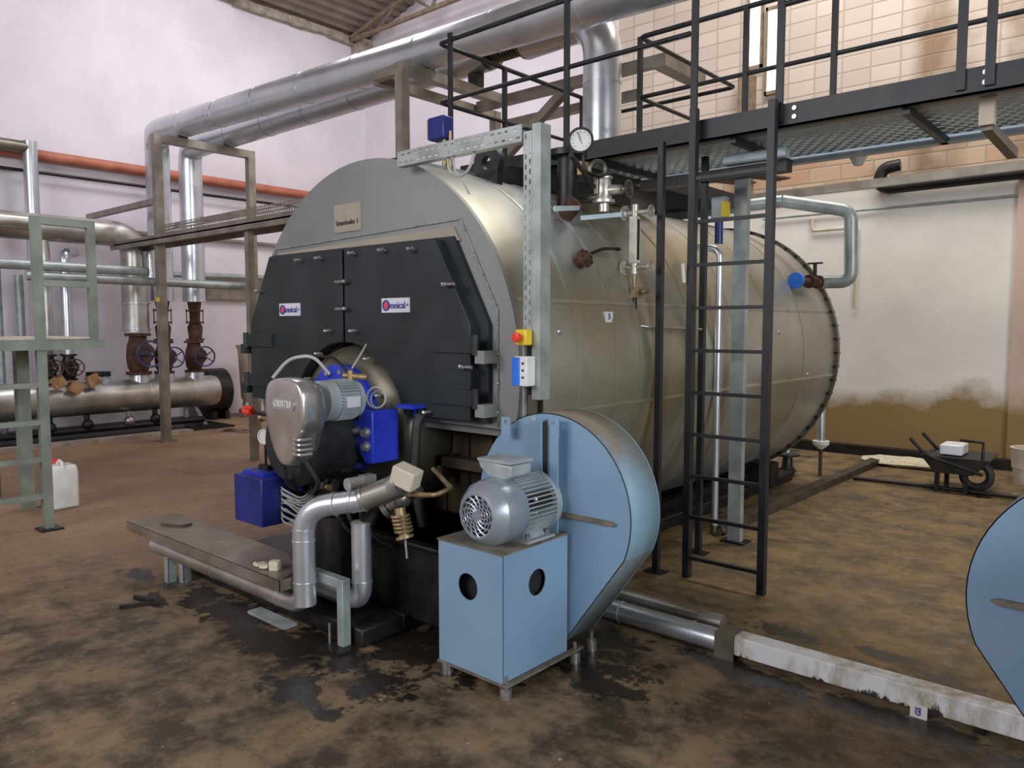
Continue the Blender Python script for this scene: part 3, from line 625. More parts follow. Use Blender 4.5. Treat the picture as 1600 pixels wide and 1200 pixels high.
# ------------------------------------------------------------ insulated oil pipes at burner front
def banded(pts, r, m, parent, name, bend, bands=(), n=24):
    o = MB().path(pts, r, n, bend, 7).build(name, m, parent, angle=50)
    for (p, d) in bands:
        MB().lathe(Vector(p)-Vector(d).normalized()*.006, d, [(0, r*.98), (0, r+.004), (.012, r+.004), (.012, r*.98)], n).build('band', m, o)
    return o
t = thing('lagged_pipe', 'silver lagged pipe rising beside the bench end and bending over towards the burner', 'pipe', (-3.40, 2.24, .14))
banded([(-3.40, 2.25, .20), (-3.40, 2.25, .71), (-3.10, 2.42, .77)], .058, ALU, t, 'riser', .15,
       [((-3.40, 2.25, .32), (0, 0, 1)), ((-3.40, 2.25, .54), (0, 0, 1)), ((-3.40, 2.25, .60), (0, 0, 1)), ((-3.24, 2.335, .742), (.3, .17, .06)), ((-3.16, 2.385, .76), (.3, .17, .06))])
banded([(-3.13, 2.40, .765), (-2.97, 2.57, .85)], .062, ALUD, t, 'sleeve', 0, [((-3.115, 2.415, .775), (.2, .17, .08)), ((-2.99, 2.55, .84), (.2, .17, .08))])
banded([(-5.10, 2.24, .20), (-3.46, 2.24, .20), (-3.40, 2.25, .24)], .055, ALUD, t, 'low_run', .05, [((-4.3, 2.24, .2), (1, 0, 0)), ((-3.6, 2.24, .2), (1, 0, 0))])
t = thing('lagged_pipe', 'short silver lagged pipe standing open-topped behind the steel angle leg', 'pipe', (-3.22, 2.50, .12))
banded([(-3.23, 2.49, .62), (-3.23, 2.49, .19), (-3.62, 2.49, .19)], .053, ALU, t, 'riser', .09, [((-3.23, 2.49, .615), (0, 0, 1)), ((-3.23, 2.49, .30), (0, 0, 1))])
for k in range(6): MB().sphere((-3.177, 2.50, .35+.05*k), .006, n=6).build('rivet', LATCH, t)
MB().lathe((-3.23, 2.49, .62), (0, 0, 1), [(0, .05), (.003, .0)], 24).build('packing', CREAMP, t)
# valve cluster
vc = thing('oil_valve_assembly', 'dirty oil control valve with pale square actuator and coil spring, above the lagged pipes', 'valve', (-3.0, 2.58, .3))
MB().path([(-3.22, 2.52, .60), (-3.18, 2.58, .72), (-2.98, 2.62, .80)], .04, 16, .05).build('inlet_pipe', DARK, vc)
MB().sphere((-3.03, 2.60, .76), .055).cyl((-3.09, 2.56, .72), (-2.99, 2.64, .80), .045).build('valve_body', ALUD, vc)
for c_ in ((-3.10, 2.55, .71), (-2.97, 2.65, .81)):
    fg = MB().lathe(c_, (.1, .08, .08), [(-.012, 0), (-.012, .068), (.012, .068), (.012, 0)], 24).build('flange', ALUD, vc)
    for k in range(4):
        a_, b_2 = frame_of(Vector((.1, .08, .08))); q = Vector(c_)+a_*.05*math.cos(k*PI/2+.7)+b_2*.05*math.sin(k*PI/2+.7)
        MB().sphere(q, .014, n=8).build('bolt', LATCH, fg)
ac = MB().box(-2.90, 2.52, .90, .13, .10, .10, Matrix.Rotation(.35, 3, 'Y') @ Matrix.Rotation(.3, 3, 'Z')).build('actuator', CREAMP, vc, bevel=.008)
MB().cyl((-2.99, 2.52, .84), (-2.93, 2.52, .88), .06).build('actuator_base', ALU, vc)
sp = MB()
for k in range(5): sp.torus((-2.925+.006*k, 2.50, .70-.018*k), (.15, 0, -1), .042, .008, 24, 6)
sp.cyl((-2.93, 2.50, .74), (-2.895, 2.50, .60), .028).cyl((-2.895, 2.50, .605), (-2.89, 2.50, .59), .045).build('spring', BRASS, vc)
MB().cyl((-2.89, 2.50, .60), (-2.855, 2.48, .50), .006, n=8).build('stem', LATCH, vc)
MB().path([(-2.95, 2.75, .90), (-2.68, 2.62, .855), (-2.71, 2.54, .83), (-2.93, 2.55, .80)], .013, 10, .03).build('small_pipe', BRASS, vc)
MB().path([(-2.94, 2.50, .85), (-2.90, 2.44, .86), (-2.86, 2.50, .80)], .005, 6, .03).build('cable', RUBBER, vc)

# ------------------------------------------------------------ bench and angle frame
bn = thing('steel_bench', 'low steel bench plate on angle legs in front of the burner', 'bench', (-4.4, 2.3, 0))
tp = MB().prism([(-5.30, 2.13, .33), (-3.45, 2.13, .33), (-3.55, 2.30, .33), (-3.85, 2.44, .33), (-4.75, 2.46, .33), (-5.28, 2.46, .33)], (0, 0, .012)).build('plate', BENCHM, bn)
MB().bb(-5.30, 2.128, .285, -3.45, 2.136, .342).bb(-3.458, 2.13, .285, -3.45, 2.28, .342).build('front_lip', BENCHM, bn)
for (x, y) in ((-4.88, 2.20), (-4.80, 2.26)): MB().bb(x-.025, y-.004, 0, x+.025, y+.004, .33).bb(x+.017, y, 0, x+.025, y+.05, .33).build('leg', GALV, bn)
MB().bb(-3.75, 2.12, .10, -3.40, 2.20, .115).build('cross_plate', GALV, bn)
lf = thing('angle_frame', 'galvanised inverted L frame of square tube, bolted down left of the blue fan', 'frame', (-3.19, 2.34, 0))
MB().bb(-3.215, 2.315, 0, -3.165, 2.365, .36).build('leg', GALV, lf, bevel=.003)
MB().bb(-3.60, 2.315, .31, -3.215, 2.365, .36).build('top_bar', GALV, lf, bevel=.003)
MB().bb(-3.27, 2.24, .0, -3.11, 2.38, .012).build('base_plate', DARK, lf)
MB().cyl((-3.26, 2.30, .0), (-3.26, 2.30, .12), .006, n=6).build('anchor_bolt', LATCH, lf)
tag(MB().sphere((-3.70, 2.20, .357), .035, 1.3, 1, .45, 10, .006).box(-3.63, 2.22, .368, .05, .04, .05, Matrix.Rotation(.5, 3, 'Z')).sphere((-3.76, 2.19, .352), .022, 1.6, 1, .4, 8, .005).build('rag', STONE), 'crumpled pale rag lying on the steel bench', 'rag')
tag(MB().path([(-5.02, 2.24, .352), (-4.86, 2.30, .352), (-4.86, 2.33, .352), (-4.87, 2.37, .352)], .008, 8, .01).build('bent_rod', RUST), 'bent rusty rod lying on the left end of the bench', 'rod')
tag(MB().bar((-4.62, 1.80, .012), (-4.52, 2.0, .012), .02).bar((-4.72, 1.93, .014), (-4.56, 1.96, .014), .025).build('scrap_iron', DARK), 'small dark T-shaped scrap of iron lying on the floor left of the bench', 'scrap')

# ------------------------------------------------------------ blue centrifugal fans
def snail(y, mir, cx, cz=.75, r=.475):
    P = []
    for i in range(41):
        a = math.radians(-22) + math.radians(222)*i/40
        P.append((cx+mir*r*math.cos(a), y, cz+r*math.sin(a)))
    P += [(cx-mir*.44, y, .10), (cx+mir*.10, y, .10)]
    return P
def blower(cx, mir, label, detail=True):
    """cx: centre of the volute; the motor box stands on its front"""
    f = thing('centrifugal_fan', label, 'fan', (cx, 2.9, 0), 'blue boiler air fans')
    yv = 2.95
    vol = MB().prism(snail(yv, mir, cx), (0, .008, 0)).build('front_plate', FANB, f, angle=30)
    mb = MB(); P = snail(yv, mir, cx); A = [mb.bm.verts.new(p) for p in P]; B = [mb.bm.verts.new((p[0], yv+.25, p[2])) for p in P]
    for i in range(len(P)): j = (i+1) % len(P); mb.bm.faces.new((A[i], A[j], B[j], B[i]))
    o = mb.build('rim', RIMM, f, angle=30); sm = o.modifiers.new('thickness', 'SOLIDIFY'); sm.thickness = .004
    MB().prism(snail(yv+.25, mir, cx), (0, .008, 0)).build('rear_plate', FANB, f, angle=30)
    # bearing slot rib
    xs = cx+mir*.02; xe = cx+mir*.40
    MB().prism([(xs, yv, .728), (xe-mir*.02, yv, .728), (xe, yv, .738), (xe-mir*.02, yv, .748), (xs, yv, .748)], (0, -.018, 0)).build('stiffening_rib', FANDUST, f)
    # split flanges in the middle
    xf = cx+mir*.055
    for k, dx in enumerate((0, mir*.045)):
        MB().bb(min(xf-dx-.004, xf-dx+.004), yv-.075, .66, max(xf-dx-.004, xf-dx+.004), yv, 1.20).build('split_flange', FANB, f)
    MB().bb(min(xf-mir*.041, xf-mir*.004), yv-.07, .66, max(xf-mir*.041, xf-mir*.004), yv-.002, 1.19).build('gap_shade_strip', INK, f)  # black strip painting the shade in the gap between the flanges
    MB().bb(min(xf, xf+mir*.055), yv-.075, .66, max(xf, xf+mir*.055), yv-.067, 1.18).build('lug_plate', FANB, f)
    for (lx, lz) in ((xf+mir*.025, 1.17), (cx-mir*.23, 1.15)):
        lg = MB().plate_hole((lx, yv-.06, lz), (1, 0, 0), (0, 0, 1), -.028, .028, -.05, .045, 0, .02, .010, .006).build('lifting_lug', FANB, f)
    # base box
    bx0, bx1 = sorted((cx-mir*.27, cx+mir*.13)); by0, by1 = 2.46, 2.93; z0, z1 = .07, .65
    bx = MB(); bx.plate_hole((0, by0, 0), (1, 0, 0), (0, 0, 1), bx0, bx1, z0, z1, (bx0+bx1)/2-.01, .465, .062, .006)
    bxo = bx.build('base_front', FANB, f)
    side_x = bx1 if mir > 0 else bx0
    for sxx in (bx0, bx1):
        MB().plate_hole((sxx, 0, 0), (0, 1, 0), (0, 0, 1), by0+.006, by1, z0, z1, 2.70, .47, .062, -.006 if sxx == bx1 else .006).build('base_side', FANB, f)
    MB().bb(bx0-.005, by0-.012, z1, bx1+.012, by1, z1+.008).build('top_plate', FANDUST, f)
    MB().bb(bx1-.002, by0-.01, z0-.012, bx1+.03, by1+.10, z0-.002).bb(bx0-.01, by0-.01, z0-.012, bx1, by0+.03, z0-.002).build('base_angle', FANDUST, f)
    for (px, py) in ((bx0+.02, by0+.03), (bx1, by0+.02), (bx1+.01, by1+.05), (cx+mir*.12, yv+.2)):
        MB().cyl((px, py, 0), (px, py, .05), .028, n=14).cyl((px, py, .05), (px, py, .10), .010, n=8).build('foot', LATCH, f)
    MB().bb(bx0+.03, by0+.05, z0, bx1-.03, by1-.02, z1-.03).build('hole_shade_block', INK, f)  # added black block that makes the base holes look deeply shaded
    # motor
    mx, mz = (bx0+bx1)/2+.045, .80
    m = MB().lathe((mx, 2.62, mz), (0, 1, 0), [(0, 0), (0, .124), (.30, .124), (.30, 0)], 40).build('motor', DARK, f)  # dark core colour stands in for shade between the cooling fins
    mb = MB()
    for k in range(44):
        a = 2*PI*k/44; d = Vector((math.cos(a), 0, math.sin(a))); c_ = Vector((mx, 0, mz))+d*.137
        mb.bar(c_+V(0, 2.64, 0), c_+V(0, 2.87, 0), .006, .026, up=d)
    mb.build('cooling_fins', MOTOR, m)
    MB().lathe((mx, 2.855, mz), (0, 1, 0), [(0, .1), (0, .152), (.04, .152), (.06, .12), (.09, .11)], 40).build('end_shield', MOTOR, m)
    cw = MB().lathe((mx, 2.455, mz), (0, 1, 0), [(0, .095), (0, .105), (.01, .118), (.055, .150), (.06, .153), (.19, .158), (.195, .155), (.195, .13)], 14).build('fan_cowl', MOTORB, m)
    gr = MB()
    for r_ in (.030, .046, .062, .078, .094): gr.torus((mx, 2.462, mz), (0, 1, 0), r_, .0035, 40, 6)
    for k in range(14):
        P = []
        for i in range(6):
            rr = .022+.078*i/5; a = 2*PI*k/14 + i*.17; P.append((mx+rr*math.cos(a), 2.461, mz+rr*math.sin(a)))
        gr.path(P, .0045, 6)
    gr.lathe((mx, 2.458, mz), (0, 1, 0), [(0, 0), (0, .024), (.008, .024)], 24)
    gr.build('grille', MOTORB, cw)
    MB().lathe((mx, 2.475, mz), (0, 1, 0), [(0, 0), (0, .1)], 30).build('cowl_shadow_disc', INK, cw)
    jb = MB().prism([(mx-.055, 2.60, mz+.145), (mx+.05, 2.60, mz+.145), (mx+.075, 2.60, mz+.165), (mx+.08, 2.60, mz+.215), (mx-.13, 2.60, mz+.225), (mx-.115, 2.60, mz+.19)], (0, .15, 0)).build('terminal_box', MOTOR, m, bevel=.008)
    MB().bb(mx-.125, 2.595, mz+.222, mx+.082, 2.755, mz+.235).build('lid', MOTOR, jb)
    for q in (.0, .06): MB().sphere((mx+.125, 2.72, mz+.05-q), .014, n=8).build('grease_nipple', LATCH, m)
    MB().prism([(mx-.13, 2.66, z1+.012), (mx+.13, 2.66, z1+.012), (mx+.08, 2.66, z1+.06), (mx-.08, 2.66, z1+.06)], (0, .16, 0)).bb(mx-.15, 2.64, z1+.008, mx+.15, 2.84, z1+.02).build('motor_feet', MOTOR, m)
    for q in (2.67, 2.81): MB().cyl((mx+.125, q, z1+.02), (mx+.125, q, z1+.045), .011, n=6).build('bolt', LATCH, m)
    return f
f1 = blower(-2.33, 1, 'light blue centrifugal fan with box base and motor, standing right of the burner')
text('number', '24', .03, (-2.43, 2.948, 1.19), (1, 0, 0), (0, 0, 1), WHITEP, f1, .0006, 0)
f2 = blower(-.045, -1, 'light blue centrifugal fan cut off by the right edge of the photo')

# ------------------------------------------------------------ cable trays around boiler and switches
def tray(name, label, o, u, v, L, W, side, grp=None):
    t = thing(name, label, 'cable tray', Vector(o), grp)
    u = Vector(u); v = Vector(v); nr = u.cross(v).normalized()
    MB().perf(o, u, v, L, W, .003, 2, .05, .026, .008).build('perforated_web', GALV, t)
    for k in (0, W): 
        a = Vector(o)+v*k; MB().prism([a, a+u*L, a+u*L+v*.003*(1 if k == 0 else -1), a+v*.003*(1 if k == 0 else -1)], nr*side).build('side_wall', GALV, t)
    return t
# vertical: web faces -Y, side faces +X
tray('cable_tray', 'vertical grey perforated steel channel standing at the boiler corner', (-2.54, 3.0, 1.62), (0, 0, 1), (1, 0, 0), 1.0, .055, -.001)
vt = thing('steel_channel', 'tall grey steel post channel beside the perforated tray, carrying the switches', 'channel', (-2.45, 3.05, 1.2))
MB().bb(-2.484, 3.0, 1.28, -2.43, 3.004, 2.65).bb(-2.434, 3.004, 1.28, -2.43, 3.08, 2.65).build('web', GALV, vt)
MB().bb(-2.54, 3.06, 1.1, -2.46, 3.065, 1.62).build('back_strip', COVER, vt)
MB().bb(-2.53, 3.02, 1.06, -2.47, 3.03, 1.30).build('perforated_strip', COVER, vt)
tray('cable_tray', 'upper horizontal perforated tray running left from the post top above the boiler face', (-3.50, 3.0, 2.575), (1, 0, 0), (0, 0, 1), .95, .085, -.05)
tray('cable_tray', 'perforated tray lying along the boiler crown behind the face', (-3.80, 3.2, 2.70), (0, 1, 0), (1, 0, -.02), 1.5, .09, .04)
es = thing('emergency_stop', 'yellow emergency stop box with red mushroom button on the grey post', 'switch', (-2.51, 2.96, 1.555))
MB().bb(-2.545, 2.94, 1.555, -2.475, 2.995, 1.635).build('housing', YEL, es, bevel=.008)
MB().lathe((-2.515, 2.94, 1.595), (0, -1, 0), [(0, .012), (.02, .012), (.022, .026), (.034, .024), (.04, 0)], 24).build('button', RED, es)
MB().bb(-2.545, 3.0, 1.10, -2.535, 3.06, 1.62).build('switch_backing', GALV, vt)
sw = thing('switch_box', 'blue and white electric switch box below the yellow stop box', 'switch', (-2.50, 2.97, 1.35))
MB().bb(-2.545, 2.93, 1.35, -2.46, 3.0, 1.50).build('housing', WHITEP, sw, bevel=.005)
MB().bb(-2.552, 2.922, 1.352, -2.505, 2.99, 1.495).build('cover', SWBLUE, sw, bevel=.003)
for k in range(3): MB().cyl((-2.483, 2.93, 1.395+.035*k), (-2.483, 2.925, 1.395+.035*k), .006, n=8).build('indicator', INK, sw)
tag(MB().path([(-3.10, 3.02, 2.58), (-3.08, 3.0, 2.50), (-3.0, 3.0, 2.45), (-2.92, 3.0, 2.48), (-2.90, 3.02, 2.58)], .008, 8, .05).path([(-3.06, 3.02, 2.60), (-3.04, 3.0, 2.5), (-2.96, 3.0, 2.42), (-2.94, 3.02, 2.36)], .006, 8, .05).build('loose_cable', CABLE), 'loose white cable loops hanging from the upper horizontal tray', 'cable')
bxu = thing('sensor_head', 'blue sensor box on a short brass stem above the boiler crown', 'sensor', (-4.02, 3.9, 2.66))
MB().bb(-4.14, 3.83, 2.97, -3.98, 3.93, 3.13).build('housing', BLUED, bxu, bevel=.01)
MB().cyl((-4.02, 3.88, 2.66), (-4.02, 3.88, 2.98), .018, n=12).cyl((-3.96, 3.88, 2.66), (-3.96, 3.88, 3.02), .012, n=12).build('stem', BRASS, bxu)
MB().bb(-4.145, 3.828, 2.98, -4.14, 3.932, 3.12).build('lid', CABLE, bxu)

# ------------------------------------------------------------ gauges and valves on the boiler side
pg = thing('pressure_dial', 'round white-faced pressure gauge on a looped pipe above the boiler', 'gauge', (-2.88, 3.95, 2.45))
dd = Vector((.55, -.83, 0))
MB().lathe((-2.88, 3.95, 2.80), dd, [(-.04, 0), (-.04, .072), (0, .08), (.012, .08), (.012, .068), (.006, .066)], 40).build('case', BLACK, pg)
fa = MB().lathe(Vector((-2.88, 3.95, 2.80))+dd*.004, dd, [(0, 0), (0, .068)], 40).build('face', WHITEP, pg)
side_ = dd.cross(Vector((0, 0, 1))).normalized()*-1
c_ = Vector((-2.88, 3.95, 2.80))+dd.normalized()*.009
nd = MB().bar(c_+V(0, 0, .05)-side_*.018, c_-V(0, 0, .02)+side_*.007, .005, .002)
nd.build('needle', INK, fa)
mb = MB()
for k in range(11):
    a = math.radians(225-27*k); q = c_+side_*.056*math.cos(a)+V(0, 0, 1)*.056*math.sin(a); q2 = c_+side_*.048*math.cos(a)+V(0, 0, 1)*.048*math.sin(a); mb.bar(q, q2, .003, .002)
mb.build('scale_marks', INK, fa)
MB().path([(-2.88, 3.98, 2.73), (-2.88, 3.98, 2.62), (-2.86, 4.10, 2.60), (-2.80, 4.20, 2.63)], .010, 10, .03).build('stem', DARK, pg)
MB().torus((-2.90, 4.16, 2.66), (.6, -.7, 0), .05, .014, 24, 8).cyl((-2.90, 4.15, 2.5), (-2.90, 4.15, 2.61), .02, n=12).build('siphon_loop', COVER, pg)
MB().box(-2.90, 4.0, 2.64, .05, .05, .08).build('gauge_cock', BRASS, pg)
MB().path([(-2.62, 3.5, 2.60), (-2.75, 3.8, 2.57), (-2.98, 4.22, 2.55)], .014, 10).build('sensing_pipe', DARK, pg)
def handwheel(mb, c, d, r, t=.008):
    c = Vector(c); d = Vector(d).normalized(); mb.torus(c, d, r, t, 28, 8); a, b = frame_of(d)
    for k in range(5):
        e = a*math.cos(k*2*PI/5)+b*math.sin(k*2*PI/5); mb.bar(c, c+e*r, t*1.1)
    mb.cyl(c-d*.015, c+d*.015, t*2, n=12); return mb
gv = thing('globe_valve', 'pale globe valve with spoked handwheel on top of the boiler, nearest the pressure gauge', 'valve', (-3.0, 4.38, 2.42))
MB().lathe((-3.0, 4.38, 2.42), (0, 0, 1), [(0, 0), (0, .035), (.06, .035), (.06, .075), (.08, .075), (.08, .05), (.12, .06), (.17, .055), (.22, .045), (.22, .06), (.235, .06), (.235, 0)], 28).build('body', NICKEL, gv)
MB().cyl((-2.99, 4.38, 2.56), (-2.87, 4.40, 2.56), .04, .03).cyl((-2.88, 4.4, 2.56), (-2.82, 4.41, 2.56), .014).build('bonnet', NICKEL, gv)
handwheel(MB(), (-2.82, 4.41, 2.56), (1, .15, 0), .055).build('handwheel', COVER, gv)
MB().path([(-3.02, 4.38, 2.52), (-3.20, 4.35, 2.52), (-3.35, 4.25, 2.50)], .03, 14, .05).build('side_pipe', COVER, gv)
MB().cyl((-3.02, 3.98, 2.36), (-2.93, 3.96, 2.42), .055).build('blank_flange', RUST, gv)
for (p0, p1, lab) in (((-2.58, 3.30, 2.28), (-2.93, 4.02, 2.40), 'flat blue-grey bracket running from the tray to the upper flange'), ((-2.9, 3.98, 2.33), (-2.78, 4.32, 2.38), 'flat blue-grey bracket running to the sight glass top')):
    tag(MB().bar(p0, p1, .006, .028).build('flat_bracket', DECKM), lab, 'bracket')
lg = thing('sight_glass', 'cream level gauge with two shut-off cocks on the boiler side', 'level gauge', (-2.72, 4.33, 1.62))
MB().bb(-2.745, 4.30, 2.06, -2.695, 4.36, 2.36).build('glass_body', CREAM, lg, bevel=.004)
MB().bb(-2.694, 4.318, 2.08, -2.690, 4.342, 2.34).build('glass', INK, lg)
for z in (2.385, 2.035):
    c1 = MB().cyl((-2.98 if z > 2.2 else -2.84, 4.33, z), (-2.60, 4.33, z), .016, n=12).cyl((-2.72, 4.33, z-.045), (-2.72, 4.33, z+.05), .022, n=14).cyl((-2.80, 4.33, z), (-2.785, 4.33, z), .052, n=24).build('cock', NICKEL, lg)
    handwheel(MB(), (-2.60, 4.33, z), (1, 0, 0), .035, .006).build('handwheel', NICKEL, c1)
    for k in range(4): MB().sphere((-2.78, 4.33+.035*math.cos(k*PI/2+.6), z+.035*math.sin(k*PI/2+.6)), .008, n=6).build('bolt', NICKEL, c1)
MB().path([(-2.72, 4.33, 2.0), (-2.72, 4.33, 1.90)], .012, 10).box(-2.70, 4.33, 1.87, .06, .06, .07).cyl((-2.66, 4.33, 1.87), (-2.61, 4.33, 1.88), .016).build('drain_valve', BRASS, lg)
MB().cyl((-2.72, 4.33, 1.84), (-2.72, 4.33, 1.76), .02, n=12).build('coupling', DARK, lg)
MB().path([(-2.72, 4.33, 1.78), (-2.71, 4.33, 1.66), (-2.64, 4.40, 1.645), (-2.58, 5.0, 1.63)], .008, 10, .04).build('drain_tube', LATCH, lg)

# ------------------------------------------------------------ walkway, rails, ladder
wk = thing('steel_walkway', 'black-railed steel walkway with perforated deck crossing above the boiler', 'walkway', (-2.5, 5.0, 0))
YF, YR, ZD = 4.58, 5.56, 2.965
MB().bb(-4.55, YF, 2.83, 1.2, YF+.012, ZD).bb(-4.55, YF, 2.83, 1.2, YF+.05, 2.842).build('front_fascia', BLACK, wk)
MB().perf((-3.45, YF+.16, 2.85), (1, 0, 0), (0, 1, 0), 4.6, YR-YF-.2, .004, 14, .076, .046, .016).build('deck_plate', DECKM, wk)
MB().bb(-3.45, YF+.012, 2.842, 1.2, YF+.16, 2.850).build('deck_ledge', FRAME, wk)
MB().bb(-3.45, YR, 2.80, 1.2, YR+.012, 2.97).bb(-3.45, YR-.06, 2.80, 1.2, YR, 2.81).build('rear_beam', DECKM, wk)
MB().bb(-4.55, YF+.02, 2.84, -3.45, 7.6, 2.86).build('boiler_top_deck', DARK, wk)
MB().bb(-4.56, YF, 2.83, -4.545, 7.6, ZD).bb(-3.45, YR, 2.83, -3.44, 7.6, ZD).build('side_fascia', BLACK, wk)
for x in (-3.2, -2.2, -1.2, -.2): MB().bb(x-.02, YF+.05, 2.80, x+.02, YR, 2.842).build('cross_joist', BLACK, wk)
# rails
rr = .020
MB().path([(-2.48, YF, 4.0), (-4.80, YF, 4.0), (-4.80, 7.3, 4.0), (-3.46, 7.3, 4.0), (-3.46, YR, 4.0), (.9, YR, 4.0)], rr, 10, .05).build('top_rail', BLACK, wk)
MB().path([(-2.48, YF, 3.52), (-4.80, YF, 3.52), (-4.80, 7.3, 3.52), (-3.46, 7.3, 3.52), (-3.46, YR, 3.52), (.9, YR, 3.52)], rr*.85, 10, .05).build('middle_rail', BLACK, wk)
MB().path([(-1.86, YF, 3.54), (1.2, YF, 3.54)], rr*.9, 10).build('middle_rail', BLACK, wk)
for x in (-4.66, -3.46, -2.44, -1.88, -.93, .3): MB().bb(x-.022, YF-.02, 2.86, x+.022, YF+.0, 4.05 if x < -2.3 else 4.6).build('front_post', BLACK, wk)
for x in (-.80,): MB().bb(x-.022, YF-.02, 2.86, x+.022, YF, 4.6).build('front_post', BLACK, wk)
for (x, y) in ((-4.80, 5.4), (-4.80, 6.6), (-3.46, YR), (-3.46, 6.5), (-2.55, YR), (-1.91, YR)): MB().bb(x-.018, y-.018, 2.86, x+.018, y+.018, 4.0).build('rear_post', BLACK, wk)
for (x, y) in ((-2.61, 4.47), (-2.60, 5.05)):
    lg_ = MB().bb(x-.02, y-.02, .0, x+.02, y+.02, 2.84).build('support_leg', BLACK, wk)
    MB().bb(x-.07, y-.05, .0, x+.07, y+.05, .008).build('foot_plate', DARK, lg_)
for x in (-2.47, -1.82, -.85):
    for z in (2.88, 2.93): MB().cyl((x+.03, YF-.012, z), (x+.03, YF, z), .014, n=8).build('bolt', LATCH, wk)
cl = thing('steel_column', 'pale galvanised square column standing behind the black ladder', 'column', (-2.52, 5.52, 0))
MB().bb(-2.575, 5.47, 0, -2.475, 5.53, 2.80).build('shaft', GALV, cl)
MB().bb(-2.62, 5.43, 0, -2.43, 5.58, .012).build('base_plate', DARK, cl)
# under-deck beams and tray
tag(MB().bb(-3.1, 5.0, 2.66, -2.0, 5.10, 2.73).build('joist_beam', DARK), 'short dark steel beam slung under the walkway behind the ladder top', 'beam')
bl = thing('bulkhead_lamp', 'flat blue-lit strip fitting under the walkway between ladder rails', 'lamp', (-2.2, 5.0, 2.70))
MB().bb(-2.42, 4.92, 2.735, -1.98, 5.02, 2.80).build('housing', DECKM, bl, bevel=.015)
la = thing('access_ladder', 'black steel ladder rising from the floor to the walkway', 'ladder', (-2.15, 4.5, 0))
for x in (-2.40, -1.89): MB().bb(x-.022, 4.48, 0, x+.022, 4.53, 3.02 if x < -2 else 2.98).build('stringer', BLACK, la)
for k in range(10): MB().bb(-2.40, 4.49, .135+.272*k-.011, -1.89, 4.515, .135+.272*k+.011).build('rung', BLACK, la)
MB().path([(-2.43, 4.46, 1.93), (-2.43, 4.44, 2.05)], .012, 8).build('white_tape', WHITEP, la)
# white riser pipe by column
wp = thing('white_riser_pipe', 'slim white vertical pipe with top elbow left of the pale column', 'pipe', (-2.68, 5.42, 0))
MB().path([(-2.55, 5.36, .12), (-2.63, 5.36, .06), (-2.63, 5.36, .14)], .022, 12, .03).build('foot_bend', COVER, wp)
MB().path([(-2.63, 5.36, .14), (-2.63, 5.36, 2.22), (-2.85, 5.36, 2.26)], .026, 14, .07).build('pipe', ALU, wp)
ws = thing('level_transmitter', 'grey and yellow transmitter head above the boiler seen between the ladder rails', 'transmitter', (-2.63, 5.34, 2.26))
MB().bb(-2.68, 5.30, 2.44, -2.57, 5.38, 2.60).build('head', MOTOR, ws, bevel=.01)
MB().bb(-2.595, 5.295, 2.45, -2.567, 5.385, 2.56).build('yellow_label', YEL, ws)
MB().cyl((-2.63, 5.34, 2.26), (-2.63, 5.34, 2.44), .03).build('stem', BLUED, ws)

# ------------------------------------------------------------ overhead lagged pipes
XA, YA, YBp, ZP, RP = -12.3, 5.40, 6.12, 4.54, .18
def za(x): return 4.57-.03*(x+12)
pa = thing('overhead_pipe', 'large silver lagged overhead pipe, nearer of the two crossing the hall above the boiler', 'pipe', (-8, YA, 1.9), 'lagged overhead pipes')
MB().path([(XA, 5.62, 2.05), (XA, 5.62, za(XA)), (XA+.5, YA, za(XA+.5)), (1.5, YA, za(1.5))], RP, 36, .38, 10).build('run', ALU, pa, angle=50)
for x in [-10.9+1.0*k for k in range(13)]:
    MB().lathe((x, YA, za(x)), (1, 0, -.03), [(0, RP*.98), (0, RP+.006), (.015, RP+.006), (.015, RP*.98)], 36).build('band', ALU, pa)
for z in (2.3, 3.0, 3.9): MB().lathe((XA, 5.62, z), (0, 0, 1), [(0, RP*.98), (0, RP+.006), (.015, RP+.006), (.015, RP*.98)], 36).build('band', ALU, pa)
pb_ = thing('overhead_pipe', 'silver lagged overhead pipe behind, with bellows joint and elbow down onto the boiler', 'pipe', (-8, YBp, 1.9), 'lagged overhead pipes')
MB().path([(XA, YBp+.03, 2.05), (XA, YBp+.03, ZP-.02), (XA+.5, YBp, ZP-.02), (-5.66, YBp, ZP-.02)], RP, 36, .38, 10).build('run', ALU, pb_, angle=50)
for z in (2.3, 3.0, 3.9): MB().lathe((XA, YBp+.03, z), (0, 0, 1), [(0, RP*.98), (0, RP+.006), (.015, RP+.006), (.015, RP*.98)], 36).build('band', ALU, pb_)
for x in (-10.9, -9.9, -8.9, -7.9, -6.9): MB().lathe((x, YBp, ZP-.02), (1, 0, 0), [(0, RP*.98), (0, RP+.006), (.015, RP+.006), (.015, RP*.98)], 36).build('band', ALU, pb_)
be = MB(); prof = [(0, 0), (0, .17), (.03, .17), (.03, .09)]
for k in range(9): prof += [(.06+.04*k, .09), (.075+.04*k, .125), (.085+.04*k, .125)]
prof += [(.45, .09), (.45, .17), (.48, .17), (.48, 0)]
be.lathe((-5.63, YBp, ZP-.02), (1, 0, 0), prof, 32); be.build('bellows_joint', COVER, pb_, label='rusty bellows joint')
MB().path([(-5.15, YBp, ZP-.02), (-4.22, YBp, ZP), (-4.22, YBp, 2.86)], RP, 36, .40, 10).build('down_pipe', ALU, pb_, angle=50)
for z in (3.9, 3.3): MB().lathe((-4.22, YBp, z), (0, 0, 1), [(0, RP*.98), (0, RP+.006), (.015, RP+.006), (.015, RP*.98)], 36).build('band', ALU, pb_)
